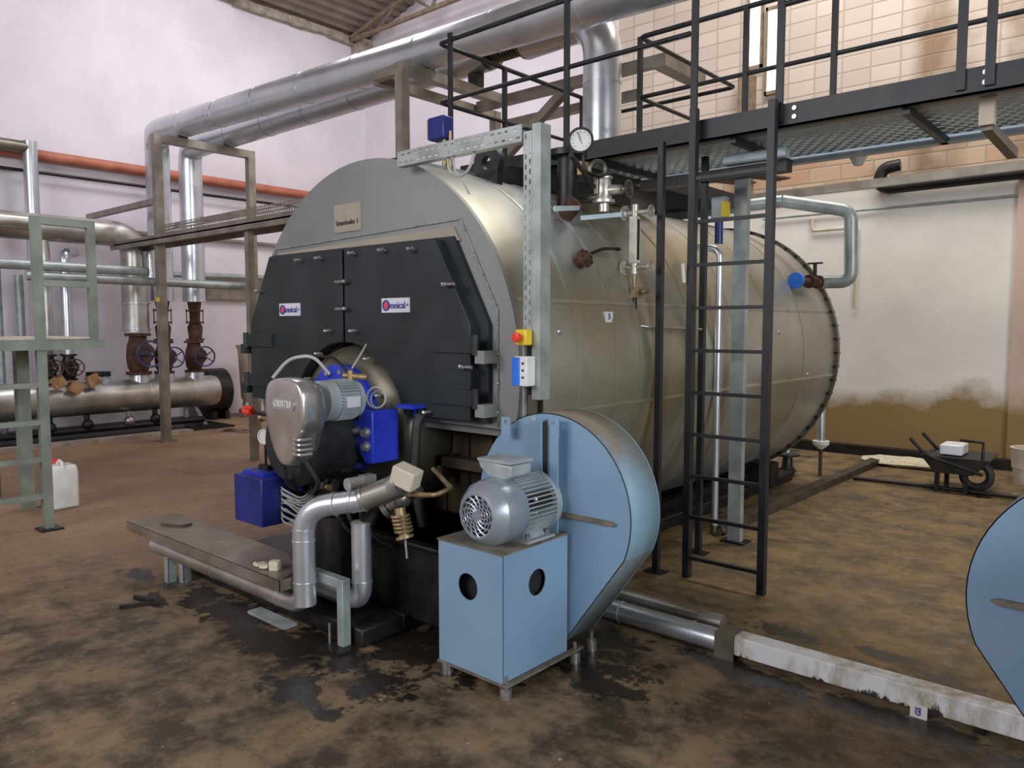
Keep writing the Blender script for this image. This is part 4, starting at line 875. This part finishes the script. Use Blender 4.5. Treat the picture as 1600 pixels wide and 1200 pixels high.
def portal(name, label, x, y0, y1, z, wd, braces=()):
    t = thing(name, label, 'frame', (x, (y0+y1)/2, 0))
    for y in (y0, y1):
        l_ = MB().bb(x-wd/2, y-wd/2, 0, x+wd/2, y+wd/2, z).build('post', FRAME, t)
        MB().bb(x-wd, y-wd, 0, x+wd, y+wd, .015).build('base_plate', FRAME, l_)
    MB().bb(x-wd/2, y0+wd/2, z-wd, x+wd/2, y1-wd/2, z).build('top_beam', FRAME, t)
    return t
pt = portal('pipe_portal_frame', 'tall steel portal frame carrying the overhead pipes left of the boiler', -11.0, 5.02, 6.46, 4.34, .11)
MB().bb(-13.5, 4.98, 3.38, -11.05, 5.06, 3.46).build('wall_bracket', FRAME, pt)
MB().bb(-13.5, 6.42, 3.38, -11.05, 6.50, 3.46).build('wall_bracket', FRAME, pt)
for y in (YA, YBp):
    cl_ = MB().bb(-11.04, y-.06, 4.34, -10.96, y+.06, 4.365).build('pipe_shoe', DARK, pt)
MB().bb(-10.99-.06, 4.958, 2.0, -10.99+.06, 4.963, 2.06).build('tape_mark', YEL, pt)
sf = thing('pipe_support_frame', 'steel bracket frame above the boiler carrying the overhead pipes, with diagonal braces', 'frame', (-5.6, 5.8, 2.7))
MB().bb(-5.90, 5.03, 2.60, -5.80, 5.13, 4.20).build('front_post', FRAME, sf)
MB().bb(-6.36, 6.88, 2.60, -6.26, 6.98, 4.19).build('rear_post', FRAME, sf)
MB().bb(-5.905, 5.135, 4.105, -5.795, 6.545, 4.205).build('beam', FRAME, sf)
MB().bb(-6.355, 5.135, 4.10, -6.265, 6.875, 4.19).build('beam', FRAME, sf)
MB().bb(-6.255, 5.04, 4.10, -5.91, 5.12, 4.19).build('beam', FRAME, sf)
MB().bb(-6.26, 6.55, 4.12, -3.92, 6.65, 4.22).build('beam', FRAME, sf)
MB().bb(-6.26, 7.05, 4.03, -4.42, 7.15, 4.12).build('beam', FRAME, sf)
MB().bb(-3.915, 6.50, 4.08, -3.77, 7.30, 4.20).build('end_beam', FRAME, sf)
MB().bar((-4.95, 6.60, 4.16), (-6.28, 6.60, 3.27), .09).build('brace', FRAME, sf)
MB().bar((-4.7, 7.1, 4.05), (-6.1, 7.1, 3.1), .09).build('brace', FRAME, sf)
MB().bb(-5.92, YA-.05, 4.205, -5.78, YA+.05, za(-5.85)-RP+.01).bb(-5.92, YBp-.05, 4.205, -5.78, YBp+.05, ZP-.02-RP+.01).build('pipe_shoe', DARK, sf)

# ------------------------------------------------------------ left: header, valves, pipes
HX, HZ = -12.3, .58
hd = thing('steam_header', 'large horizontal silver lagged header drum along the left wall', 'header', (HX, 4.5, 0))
MB().lathe((HX, 2.2, HZ), (0, 1, 0), [(0, 0), (0, .25), (4.20, .25), (4.26, .235), (4.26, 0)], 48).build('drum', ALUD, hd)
for y in (3.2, 4.2, 5.3, 6.0): MB().lathe((HX, y, HZ), (0, 1, 0), [(0, .245), (0, .255), (.015, .255), (.015, .245)], 48).build('band', ALUD, hd)
for y in (4.62, 5.22, 5.62, 6.12): MB().lathe((HX, y, HZ+.16), (0, 0, 1), [(0, .16), (.16, .145), (.165, .14), (.165, 0)], 32).build('nozzle', ALU, hd)
MB().cyl((HX, 4.62, .90), (HX, 4.62, .97), .17, n=24).build('blank_flange', DARK, hd)
for y in (5.95, 3.6): MB().bar((HX, y, 0), (HX, y, .36), .05).bar((HX+.1, y+.3, 0), (HX, y+.15, .36), .05).build('support_leg', GALV, hd)
def gate_valve(x, y, z, s, m, label, wheelm, stack=True, grp=None):
    t = thing('gate_valve', label, 'valve', (x, y, z), grp)
    MB().lathe((x, y, z), (0, 0, 1), [(0, 0), (0, .15*s), (.035*s, .15*s), (.035*s, .10*s), (.10*s, .13*s), (.22*s, .14*s), (.36*s, .13*s), (.44*s, .10*s), (.48*s, .10*s), (.48*s, .15*s), (.515*s, .15*s), (.515*s, 0)], 28).build('body', m, t)
    d = Vector((.96, -.1, 0)).normalized(); c = Vector((x, y, z+.27*s))
    MB().cyl(c, c+d*.20*s, .105*s).cyl(c+d*.19*s, c+d*.22*s, .13*s).cyl(c+d*.22*s, c+d*.34*s, .045*s, .025*s).build('bonnet', m, t)
    MB().cyl(c+d*.30*s, c+d*.52*s, .012*s, n=8).build('stem', LATCH, t)
    handwheel(MB(), c+d*.46*s, d, .155*s, .013*s).build('handwheel', wheelm, t)
    return t
g_ = 'header gate valves'
v1 = gate_valve(HX, 5.22, .90, 1.25, RUST, 'largest rusty gate valve, standing under the widest pipe on the header', BLUEHANDLE, grp=g_)
v2 = gate_valve(HX, 5.62, .90, 1.0, RUST, 'rusty gate valve half hidden behind the portal frame post', BLUEHANDLE, grp=g_)
v3 = gate_valve(HX, 6.12, .90, 1.0, RUST, 'rusty gate valve nearest the far right end of the header', BLUEHANDLE, grp=g_)
def flex(x, y, z0, z1, label):
    t = thing('pipe_coupling', label, 'coupling', (x, y, z0))
    h = z1-z0
    MB().lathe((x, y, z0), (0, 0, 1), [(0, 0), (0, .14), (.03, .14), (.03, .10), (h*.35, .12), (h*.45, .085), (h*.45, .14), (h*.49, .14), (h*.49, .08), (h*.75, .085), (h*.75, .14), (h*.79, .14), (h*.79, .09), (h, .11), (h, 0)], 28).build('body', RUST, t)
    for k in range(6):
        a = k*PI/3; MB().cyl((x+.125*math.cos(a), y+.125*math.sin(a), z0+h*.42), (x+.125*math.cos(a), y+.125*math.sin(a), z0+h*.82), .009, n=6).build('tie_rod', RUST, t)
flex(HX, 5.62, 1.42, 2.05, 'rusty flanged coupling with tie rods under the nearer overhead pipe drop')
flex(HX, 6.15, 1.42, 2.05, 'rusty flanged coupling with tie rods under the farther overhead pipe drop')
bp = thing('wide_pipe', 'wide silver lagged pipe elbowing down onto the largest header valve', 'pipe', (HX, 5.2, 1.55))
MB().path([(HX, 3.3, 3.05), (HX, 5.2, 3.05), (HX, 5.2, 1.56)], .19, 32, .30, 8).build('run', ALUD, bp, angle=50)
for z in (1.6, 2.0, 2.5): MB().lathe((HX, 5.2, z), (0, 0, 1), [(0, .205), (0, .216), (.015, .216), (.015, .205)], 32).build('band', ALU, bp)
MB().path([(HX+.25, 5.35, 2.9), (HX+.25, 5.35, 2.35)], .06, 16, .1).build('side_branch', ALU, bp)
gate_valve(HX, 3.95, .86, .75, DARK, 'small dark valve on the header, left of two behind the platform ladder', RUST, grp='small header valves')
gate_valve(HX, 4.22, .86, .75, DARK, 'small dark valve on the header, right of two behind the platform ladder', RUST, grp='small header valves')
for k, (y, z, ro, lab) in enumerate(((3.98, .86, .5, 'brown insulation block on the header, left of the pile'), (4.2, .77, -.5, 'yellow-brown insulation block on the header, middle of the pile'), (4.44, .86, .4, 'orange-brown insulation block on the header, right of the pile'))):
    tag(MB().box(HX+.28, y, z, .10, .16, .16, Matrix.Rotation(ro, 3, 'X')).build('insulation_block', CARD), lab, 'block', 'insulation blocks on the header')
tag(MB().lathe((-12.3, 3.95, 1.24), (0, 0, 1), [(0, .06), (.1, .085), (.3, .08), (.5, .09), (.75, .07), (.9, .085), (1.1, .07), (1.3, .09), (1.5, .08), (1.7, .06)], 14).build('foil_pipe', ALUD), 'crinkled foil-wrapped pipe rising above the small header valves', 'pipe')
tag(MB().path([(-12.3, 4.22, 1.24), (-12.3, 4.22, 2.72), (-12.7, 4.5, 2.76)], .075, 20, .12).build('foil_pipe', ALU), 'silver vertical pipe with bent top right of the foil-wrapped pipe', 'pipe')
tp_ = thing('wall_drop_pipe', 'silver vertical drop pipe with dark tee at the far left', 'pipe', (-13.2, 4.1, .2))
MB().path([(-13.2, 4.12, .3), (-13.2, 4.12, 4.42)], .10, 24).build('drop', ALU, tp_)
MB().path([(-13.2, 1.0, 4.32), (-13.2, 4.12, 4.32)], .09, 24).build('branch', COVER, tp_)
tag(MB().path([(-13.45, .8, 4.28), (-13.45, 10.74, 4.28)], .085, 20).build('red_pipe', REDP), 'long red-oxide painted pipe along the left wall', 'pipe')
tag(MB().path([(-13.45, .8, 4.02), (-13.45, 10.7, 4.02)], .025, 10).build('thin_conduit', DARK), 'thin dark conduit under the red pipe on the left wall', 'conduit')
tag(MB().bb(-13.6, 1.0, 3.22, -13.5, 10.7, 3.27).build('wall_channel', FRAME), 'thin grey channel along the left wall below the red pipe', 'channel')
for (y, z, r, lab) in ((0, 2.45, .065, 'upper of two grey pipes running along the left wall to the portal post'), (1, 2.30, .06, 'lower of two grey pipes running past the portal post')):
    tag(MB().path([(-11.25, 1.0 if y == 0 else 3.4, z), (-11.25, 4.95 if y == 0 else 6.55, z-.02)], r, 16).build('service_pipe', GALV), lab, 'pipe', 'service pipes by the left wall')
tag(MB().path([(-11.3, 1.0, 2.98), (-11.3, 3.55, 2.98)], .10, 20).build('stout_pipe', ALUD), 'stout dusty pipe at far left above the platform', 'pipe')
for (x, y, r, z, lab) in ((-12.8, 3.5, .05, 2.5, 'thin vertical pipe at the far left behind the platform'), (-12.9, 3.8, .06, 2.4, 'second thin vertical pipe at the far left behind the platform')):
    tag(MB().path([(x, y, 0), (x, y, z)], r, 14).build('vertical_pipe', GALV), lab, 'pipe')
# cable bridge
cb_ = thing('cable_bridge', 'mesh-sided cable tray bridge running from the left wall to the boiler', 'cable tray', (-9, 5.0, 0))
MB().bb(-12.4, 4.90, 2.86, -5.6, 5.30, 2.88).build('tray_floor', FRAME, cb_)
MB().bb(-12.4, 4.90, 2.80, -5.6, 4.915, 2.92).bb(-12.4, 5.285, 2.80, -5.6, 5.30, 2.92).build('side_rail', FRAME, cb_)
MB().perf((-10.9, 4.90, 2.92), (1, 0, 0), (0, 0, 1), 5.3, .12, .003, 3, .05, .032, .02).build('mesh_side', FRAME, cb_)
p_ = MB().bb(-8.62, 4.96, 0, -8.54, 5.04, 2.86).build('post', FRAME, cb_)
tag(MB().bb(-13.6, 7.0, 2.15, -13.52, 9.5, 2.55).build('wire_tray', FRAME), 'wire mesh tray on the left wall behind the portal frame', 'cable tray')
tag(MB().path([(-13.35, 6.2, 2.55), (-13.35, 10.5, 2.62)], .05, 12).build('grey_wall_pipe', GALV), 'grey pipe on the left wall right of the portal frame', 'pipe')
# white drum, dark tank, pit
dr_ = thing('white_drum', 'tall cream plastic dosing drum left of the boiler doors', 'drum', (-12.75, 7.42, .25))
MB().lathe((-12.75, 7.42, .28), (0, 0, 1), [(0, 0), (0, .16), (.1, .20), (.95, .24), (1.0, .27), (1.04, .27), (1.05, 0)], 32).build('body', CREAMP, dr_)
MB().path([(-12.55, 7.25, .72), (-12.47, 7.2, .70), (-12.43, 7.32, .66), (-12.50, 7.35, .5)], .015, 8, .03).build('handle', RUBBER, dr_)
for k in range(3): MB().cyl((-12.75+.15*math.cos(k*2.1), 7.42+.15*math.sin(k*2.1), 0), (-12.75+.15*math.cos(k*2.1), 7.42+.15*math.sin(k*2.1), .28), .025, n=10).build('leg', GALV, dr_)
tk = thing('dark_tank', 'dark grey round tank lying behind the header end', 'tank', (-13.0, 6.9, 0))
MB().lathe((-13.12, 6.62, .5), (0, 1, 0), [(0, 0), (0, .2), (.05, .40), (.42, .40), (.47, .2), (.47, 0)], 32).build('body', DARK, tk)
for y in (6.75, 6.98): MB().bb(-13.4, y-.04, 0, -12.85, y+.04, .15).build('cradle', DARK, tk)
lowm = thing('drain_pipework', 'dark drain pipes and traps under the header drum', 'pipework', (HX, 4.5, 0))
MB().path([(HX+.1, 2.5, .12), (HX+.1, 6.2, .12)], .05, 12).build('drain_line', DARK, lowm)
for y in (3.9, 4.4, 5.0, 5.4): MB().cyl((HX+.1, y, .12), (HX+.1, y, .35), .04).sphere((HX+.12, y, .2), .08).build('steam_trap', ALUD if y == 5.0 else DARK, lowm)
struct('trim_6', MB().bb(-13.6, 2.0, 0, -11.75, 6.5, .03), DARK)
struct('trim_7', MB().bb(-11.75, 2.0, 0, -11.55, 5.7, .05), CONC)

# left platform with ladder
pl = thing('green_platform_ladder', 'green-grey steel access platform with ladder at the left edge', 'platform', (-7.1, 2.0, 0))
px = -6.90
MB().bb(px-.03, 2.13, 0, px+.03, 2.20, 2.52).build('front_upright', GREENF, pl)
MB().bb(px-.09, 2.09, 0, px+.09, 2.25, .015).build('base_plate', DARK, pl)
MB().bb(px-.03, 2.54, 1.54, px+.03, 2.60, 2.46).build('guard_post', GREENF, pl)
MB().bb(px-.03, 2.20, 2.46, px+.03, 2.60, 2.52).build('guard_top', GREENF, pl)
MB().bb(px-.03, 2.20, 1.97, px+.03, 2.54, 2.02).build('guard_middle', GREENF, pl)
MB().bb(px-.04, 1.0, 1.46, px+.04, 2.64, 1.54).bb(px-1.2, 2.56, 1.46, px, 2.64, 1.54).build('deck_frame', GREENF, pl)
MB().bb(px-1.2, 1.0, 1.545, px, 2.62, 1.56).build('deck', CREAMP, pl)
for z in (.28, .58, .88, 1.18): MB().bb(px-.025, 1.62, z-.02, px+.025, 2.14, z+.02).build('rung', GREENF, pl)
MB().bb(px-.03, 1.56, 0, px+.03, 1.63, 2.52).build('rear_upright', GREENF, pl)
MB().bb(-7.87, 2.24, 0, -7.77, 2.34, 1.46).build('rear_leg', GREENF, pl)
tkk = thing('water_softener_tank', 'dark green-grey tank box under the left platform', 'tank', (-8.4, 1.9, 0))
MB().bb(-9.4, 1.0, .05, -8.2, 2.2, 1.40).build('body', TANKM, tkk, bevel=.03)
for z in (.35, .75, 1.1): MB().bb(-8.205, 1.05, z, -8.185, 2.19, z+.06).build('side_rib', GREENF, tkk)
MB().bb(-9.3, 1.1, 0, -8.3, 2.1, .06).build('skid', DARK, tkk)
jc = thing('jerry_can', 'white plastic jerry can with red cap on the floor beside the left ladder', 'jerry can', (-7.72, 2.52, 0))
MB().prism([(-7.86, 2.40, 0), (-7.56, 2.40, 0), (-7.56, 2.40, .33), (-7.60, 2.40, .39), (-7.78, 2.40, .39), (-7.86, 2.40, .34)], (0, .24, 0)).build('body', WHITEP, jc, bevel=.02)
MB().cyl((-7.80, 2.52, .37), (-7.80, 2.52, .43), .03).build('cap', RED, jc)
MB().path([(-7.74, 2.52, .38), (-7.70, 2.52, .43), (-7.62, 2.52, .42), (-7.59, 2.52, .36)], .015, 10, .03).build('handle', WHITEP, jc)

# ------------------------------------------------------------ right rear
rp = thing('goose_neck_pipe', 'grey lagged pipe dropping by the rear wall and turning into the boiler end', 'pipe', (-2.5, 7.7, 2.0))
MB().path([(-3.05, 7.55, 2.88), (-2.46, 7.75, 2.75), (-2.44, 7.75, 2.08), (-2.70, 7.68, 2.08)], .062, 20, .10).build('lagging', GALV, rp)
MB().path([(-3.05, 7.55, 2.88), (-4.4, 7.2, 2.80)], .062, 20).build('rear_run', GALV, rp)
rv = thing('rear_feed_valve', 'rusty stop valve with blue cap beside the boiler far end', 'valve', (-2.74, 7.5, 2.0))
MB().path([(-2.70, 7.68, 2.08), (-2.77, 7.25, 2.08)], .03, 12).cyl((-2.71, 7.66, 2.08), (-2.715, 7.63, 2.08), .065).cyl((-2.74, 7.50, 2.08), (-2.745, 7.47, 2.08), .065).sphere((-2.72, 7.57, 2.08), .055).build('body', RUST, rv)
MB().cyl((-2.72, 7.57, 2.08), (-2.72, 7.57, 2.26), .018).bb(-2.79, 7.55, 2.25, -2.65, 7.59, 2.265).build('stem', DARK, rv)
MB().cyl((-2.77, 7.20, 2.08), (-2.765, 7.24, 2.08), .075).build('blue_cap', SWBLUE, rv)
tag(MB().path([(-.2, YB-.12, 3.42), (-2.95, YB-.12, 3.40), (-3.05, YB-.12, 3.48), (-3.0, YB-.12, 3.66), (-2.8, YB-.10, 3.68)], .075, 16, .10).build('dark_wall_pipe', DARK), 'thick dark grey pipe with rounded end along the top of the rear wall', 'pipe')
tag(MB().bar((-5.6, 10.0, 3.35), (.5, 10.0, 3.40), .07, .10).build('service_beam', FRAME), 'pale grey service beam crossing in front of the brick band', 'beam')
tag(MB().path([(-4.6, YB-.04, 3.17), (.8, YB-.04, 3.17)], .016, 8).build('thin_wall_conduit', GALV), 'thin horizontal conduit on the rear wall', 'conduit')
tag(MB().path([(-3.9, YB-.04, 3.12), (-3.9, YB-.04, 2.95), (-3.3, YB-.04, 2.95), (-3.3, YB-.04, 1.9)], .02, 8, .05).build('bent_wall_conduit', CREAMP), 'bent beige conduit on the rear wall beside the grey drop pipe', 'conduit')
lr = thing('round_lamp', 'round pale lamp fitting under the walkway rear beam', 'lamp', (-1.74, 5.6, 2.74))
MB().lathe((-1.74, 5.60, 2.84), (0, 0, -1), [(0, 0), (0, .05), (.04, .055), (.09, .03), (.095, 0)], 20).build('shade', WHITEP, lr)
br = thing('cantilever_bracket', 'beige steel bracket with diagonal strut under the walkway at the right', 'bracket', (-.85, 4.85, 2.55))
MB().bb(-.87, 4.72, 2.70, -.80, 4.78, 2.86).build('upright', CREAMP, br)
MB().bar((-.835, 4.75, 2.70), (-.78, 5.2, 2.62), .05).build('strut', FRAME, br)
for k, x in enumerate((-4.4, -3.95)):
    tag(MB().bar((x, 9.8, 3.52), (x-.3, 8.9, 3.5), .22, .02).build('soffit_board', RUST), ('left' if k == 0 else 'right')+' red-brown soffit board above the grey drop pipe', 'board')
# vertical tubes
vt2 = thing('vent_tube', 'white vertical vent tube with cup end beside the boiler far end', 'tube', (-2.97, 8.6, .0))
MB().path([(-2.97, 8.6, .38), (-2.99, 8.6, 1.30)], .045, 16).build('tube', ALU, vt2)
MB().lathe((-2.97, 8.6, .30), (0, 0, 1), [(0, 0), (0, .03), (.05, .085), (.09, .09), (.09, 0)], 20).build('cup', WHITEP, vt2)
MB().path([(-2.97, 8.6, 0), (-2.97, 8.6, .32)], .02, 8).build('stem', RUST, vt2)
fv = thing('blowdown_valve', 'dark blowdown valve with thin white tube behind the ladder', 'valve', (-3.27, 8.4, 0))
MB().path([(-3.26, 8.4, .25), (-3.26, 8.4, .62)], .018, 10).build('tube', WHITEP, fv)
MB().lathe((-3.26, 8.4, 0), (0, 0, 1), [(0, .06), (.05, .1), (.1, .06), (.22, .05), (.22, .13), (.24, .13), (.24, 0)], 20).sphere((-3.4, 8.3, .08), .08).build('body', DARK, fv)
# floor services
tag(MB().bb(-2.78, 5.6, 0, -2.66, 10.0, .07).build('floor_channel', RUSTD), 'long brown steel channel on the floor behind the ladder', 'channel')
tag(MB().path([(-2.6, 8.55, .03), (-1.9, 8.6, .03), (.4, 8.6, .03)], .022, 10).build('floor_rod', DARK), 'thin dark pipe lying across the rear floor', 'pipe')
tag(MB().bb(-8, YB-.45, 0, 1.0, YB-.30, .12).build('skirting_pipe', DARK), 'long dark kerb channel in front of the rear wall', 'channel')
tag(MB().sphere((-2.45, 9.9, .04), .3, 1.6, .9, .18, 16, .012).sphere((-2.1, 9.8, .05), .2, 1.8, .8, .25, 16, .012).build('sacking', STONE), 'crumpled pale sacking on the floor by the rear wall', 'sacking')
wb = thing('wheelbarrow', 'dark wheelbarrow with handles raised by the rear wall', 'wheelbarrow', (-1.65, 8.7, 0))
MB().prism([(-1.95, 8.5, .36), (-1.35, 8.5, .36), (-1.48, 8.5, .20), (-1.82, 8.5, .20)], (0, .6, 0)).build('tray', DARK, wb)
for y in (8.5, 9.0): MB().path([(-1.4, y, .22), (-1.90, y, .36), (-2.05, y, .52)], .018, 8, .05).build('handle', DARK, wb)
MB().torus((-1.5, 8.8, .16), (0, 1, 0), .12, .04, 24, 8).build('wheel', RUBBER, wb)
for x, y in ((-1.8, 8.55), (-1.8, 8.98), (-1.55, 8.55)): MB().bar((x, y, 0), (x, y, .24), .04).build('leg', DARK, wb)
MB().path([(-1.42, 8.6, .36), (-1.42, 8.6, .52), (-1.62, 8.6, .53)], .015, 8).build('crossbar', DARK, wb)
tag(MB().bb(-1.80, 8.6, .37, -1.6, 8.9, .47).build('white_carton', WHPAINT, bevel=.01), 'dirty white carton lying in the wheelbarrow', 'carton')
bk_ = thing('white_bucket', 'cream plastic bucket at the right edge by the rear wall', 'bucket', (-1.12, 9.6, 0))
MB().lathe((-1.12, 9.6, 0), (0, 0, 1), [(0, 0), (0, .17), (.17, .19), (.17, .2), (.36, .21), (.38, .22), (.38, .19), (.1, .16)], 32).build('body', CREAMP, bk_)
# white kerb channel and floor pipes in foreground
wc = thing('white_floor_channel', 'white painted steel channel on the floor running to the right edge', 'channel', (-.8, 3.53, 0))
MB().bb(-1.66, 3.50, .03, .6, 3.60, .125).build('beam', CHANM, wc, bevel=.004)
MB().bb(-1.70, 3.49, .0, -1.60, 3.62, .128).build('end_coupling', COVER, wc)
for x in (-1.62, -.55, .4): MB().bb(x-.02, 3.51, 0, x+.02, 3.59, .03).build('packer', DARK, wc)
tgx = MB().bb(-.80, 3.488, -.0, -.735, 3.499, .055).build('tag_plate', WHITEP, wc)
text('lettering', 'GS', .03, (-.768, 3.487, .03), (0, 0, 1), (-1, 0, 0), NAVY, tgx, .0006, .001)
fp = thing('floor_lagged_pipe', 'silver lagged pipe on the floor behind the blue fan', 'pipe', (-2.2, 3.55, 0))
MB().path([(-2.55, 3.56, .06), (-1.68, 3.56, .06)], .057, 24).build('jacket', ALU, fp)
for x in (-2.3, -1.86): MB().lathe((x, 3.56, .06), (1, 0, 0), [(0, .056), (0, .061), (.012, .061), (.012, .056)], 24).build('band', ALU, fp)
bp2 = thing('floor_brown_pipe', 'brown dusty pipe on the floor next to the silver floor pipe', 'pipe', (-2.2, 3.8, 0))
MB().path([(-3.0, 3.80, .05), (-1.80, 3.80, .05)], .045, 20).build('pipe', ALUD, bp2)
MB().lathe((-1.95, 3.80, .05), (1, 0, 0), [(0, .045), (0, .05), (.015, .05), (.015, .045)], 24).build('band', ALUD, bp2)
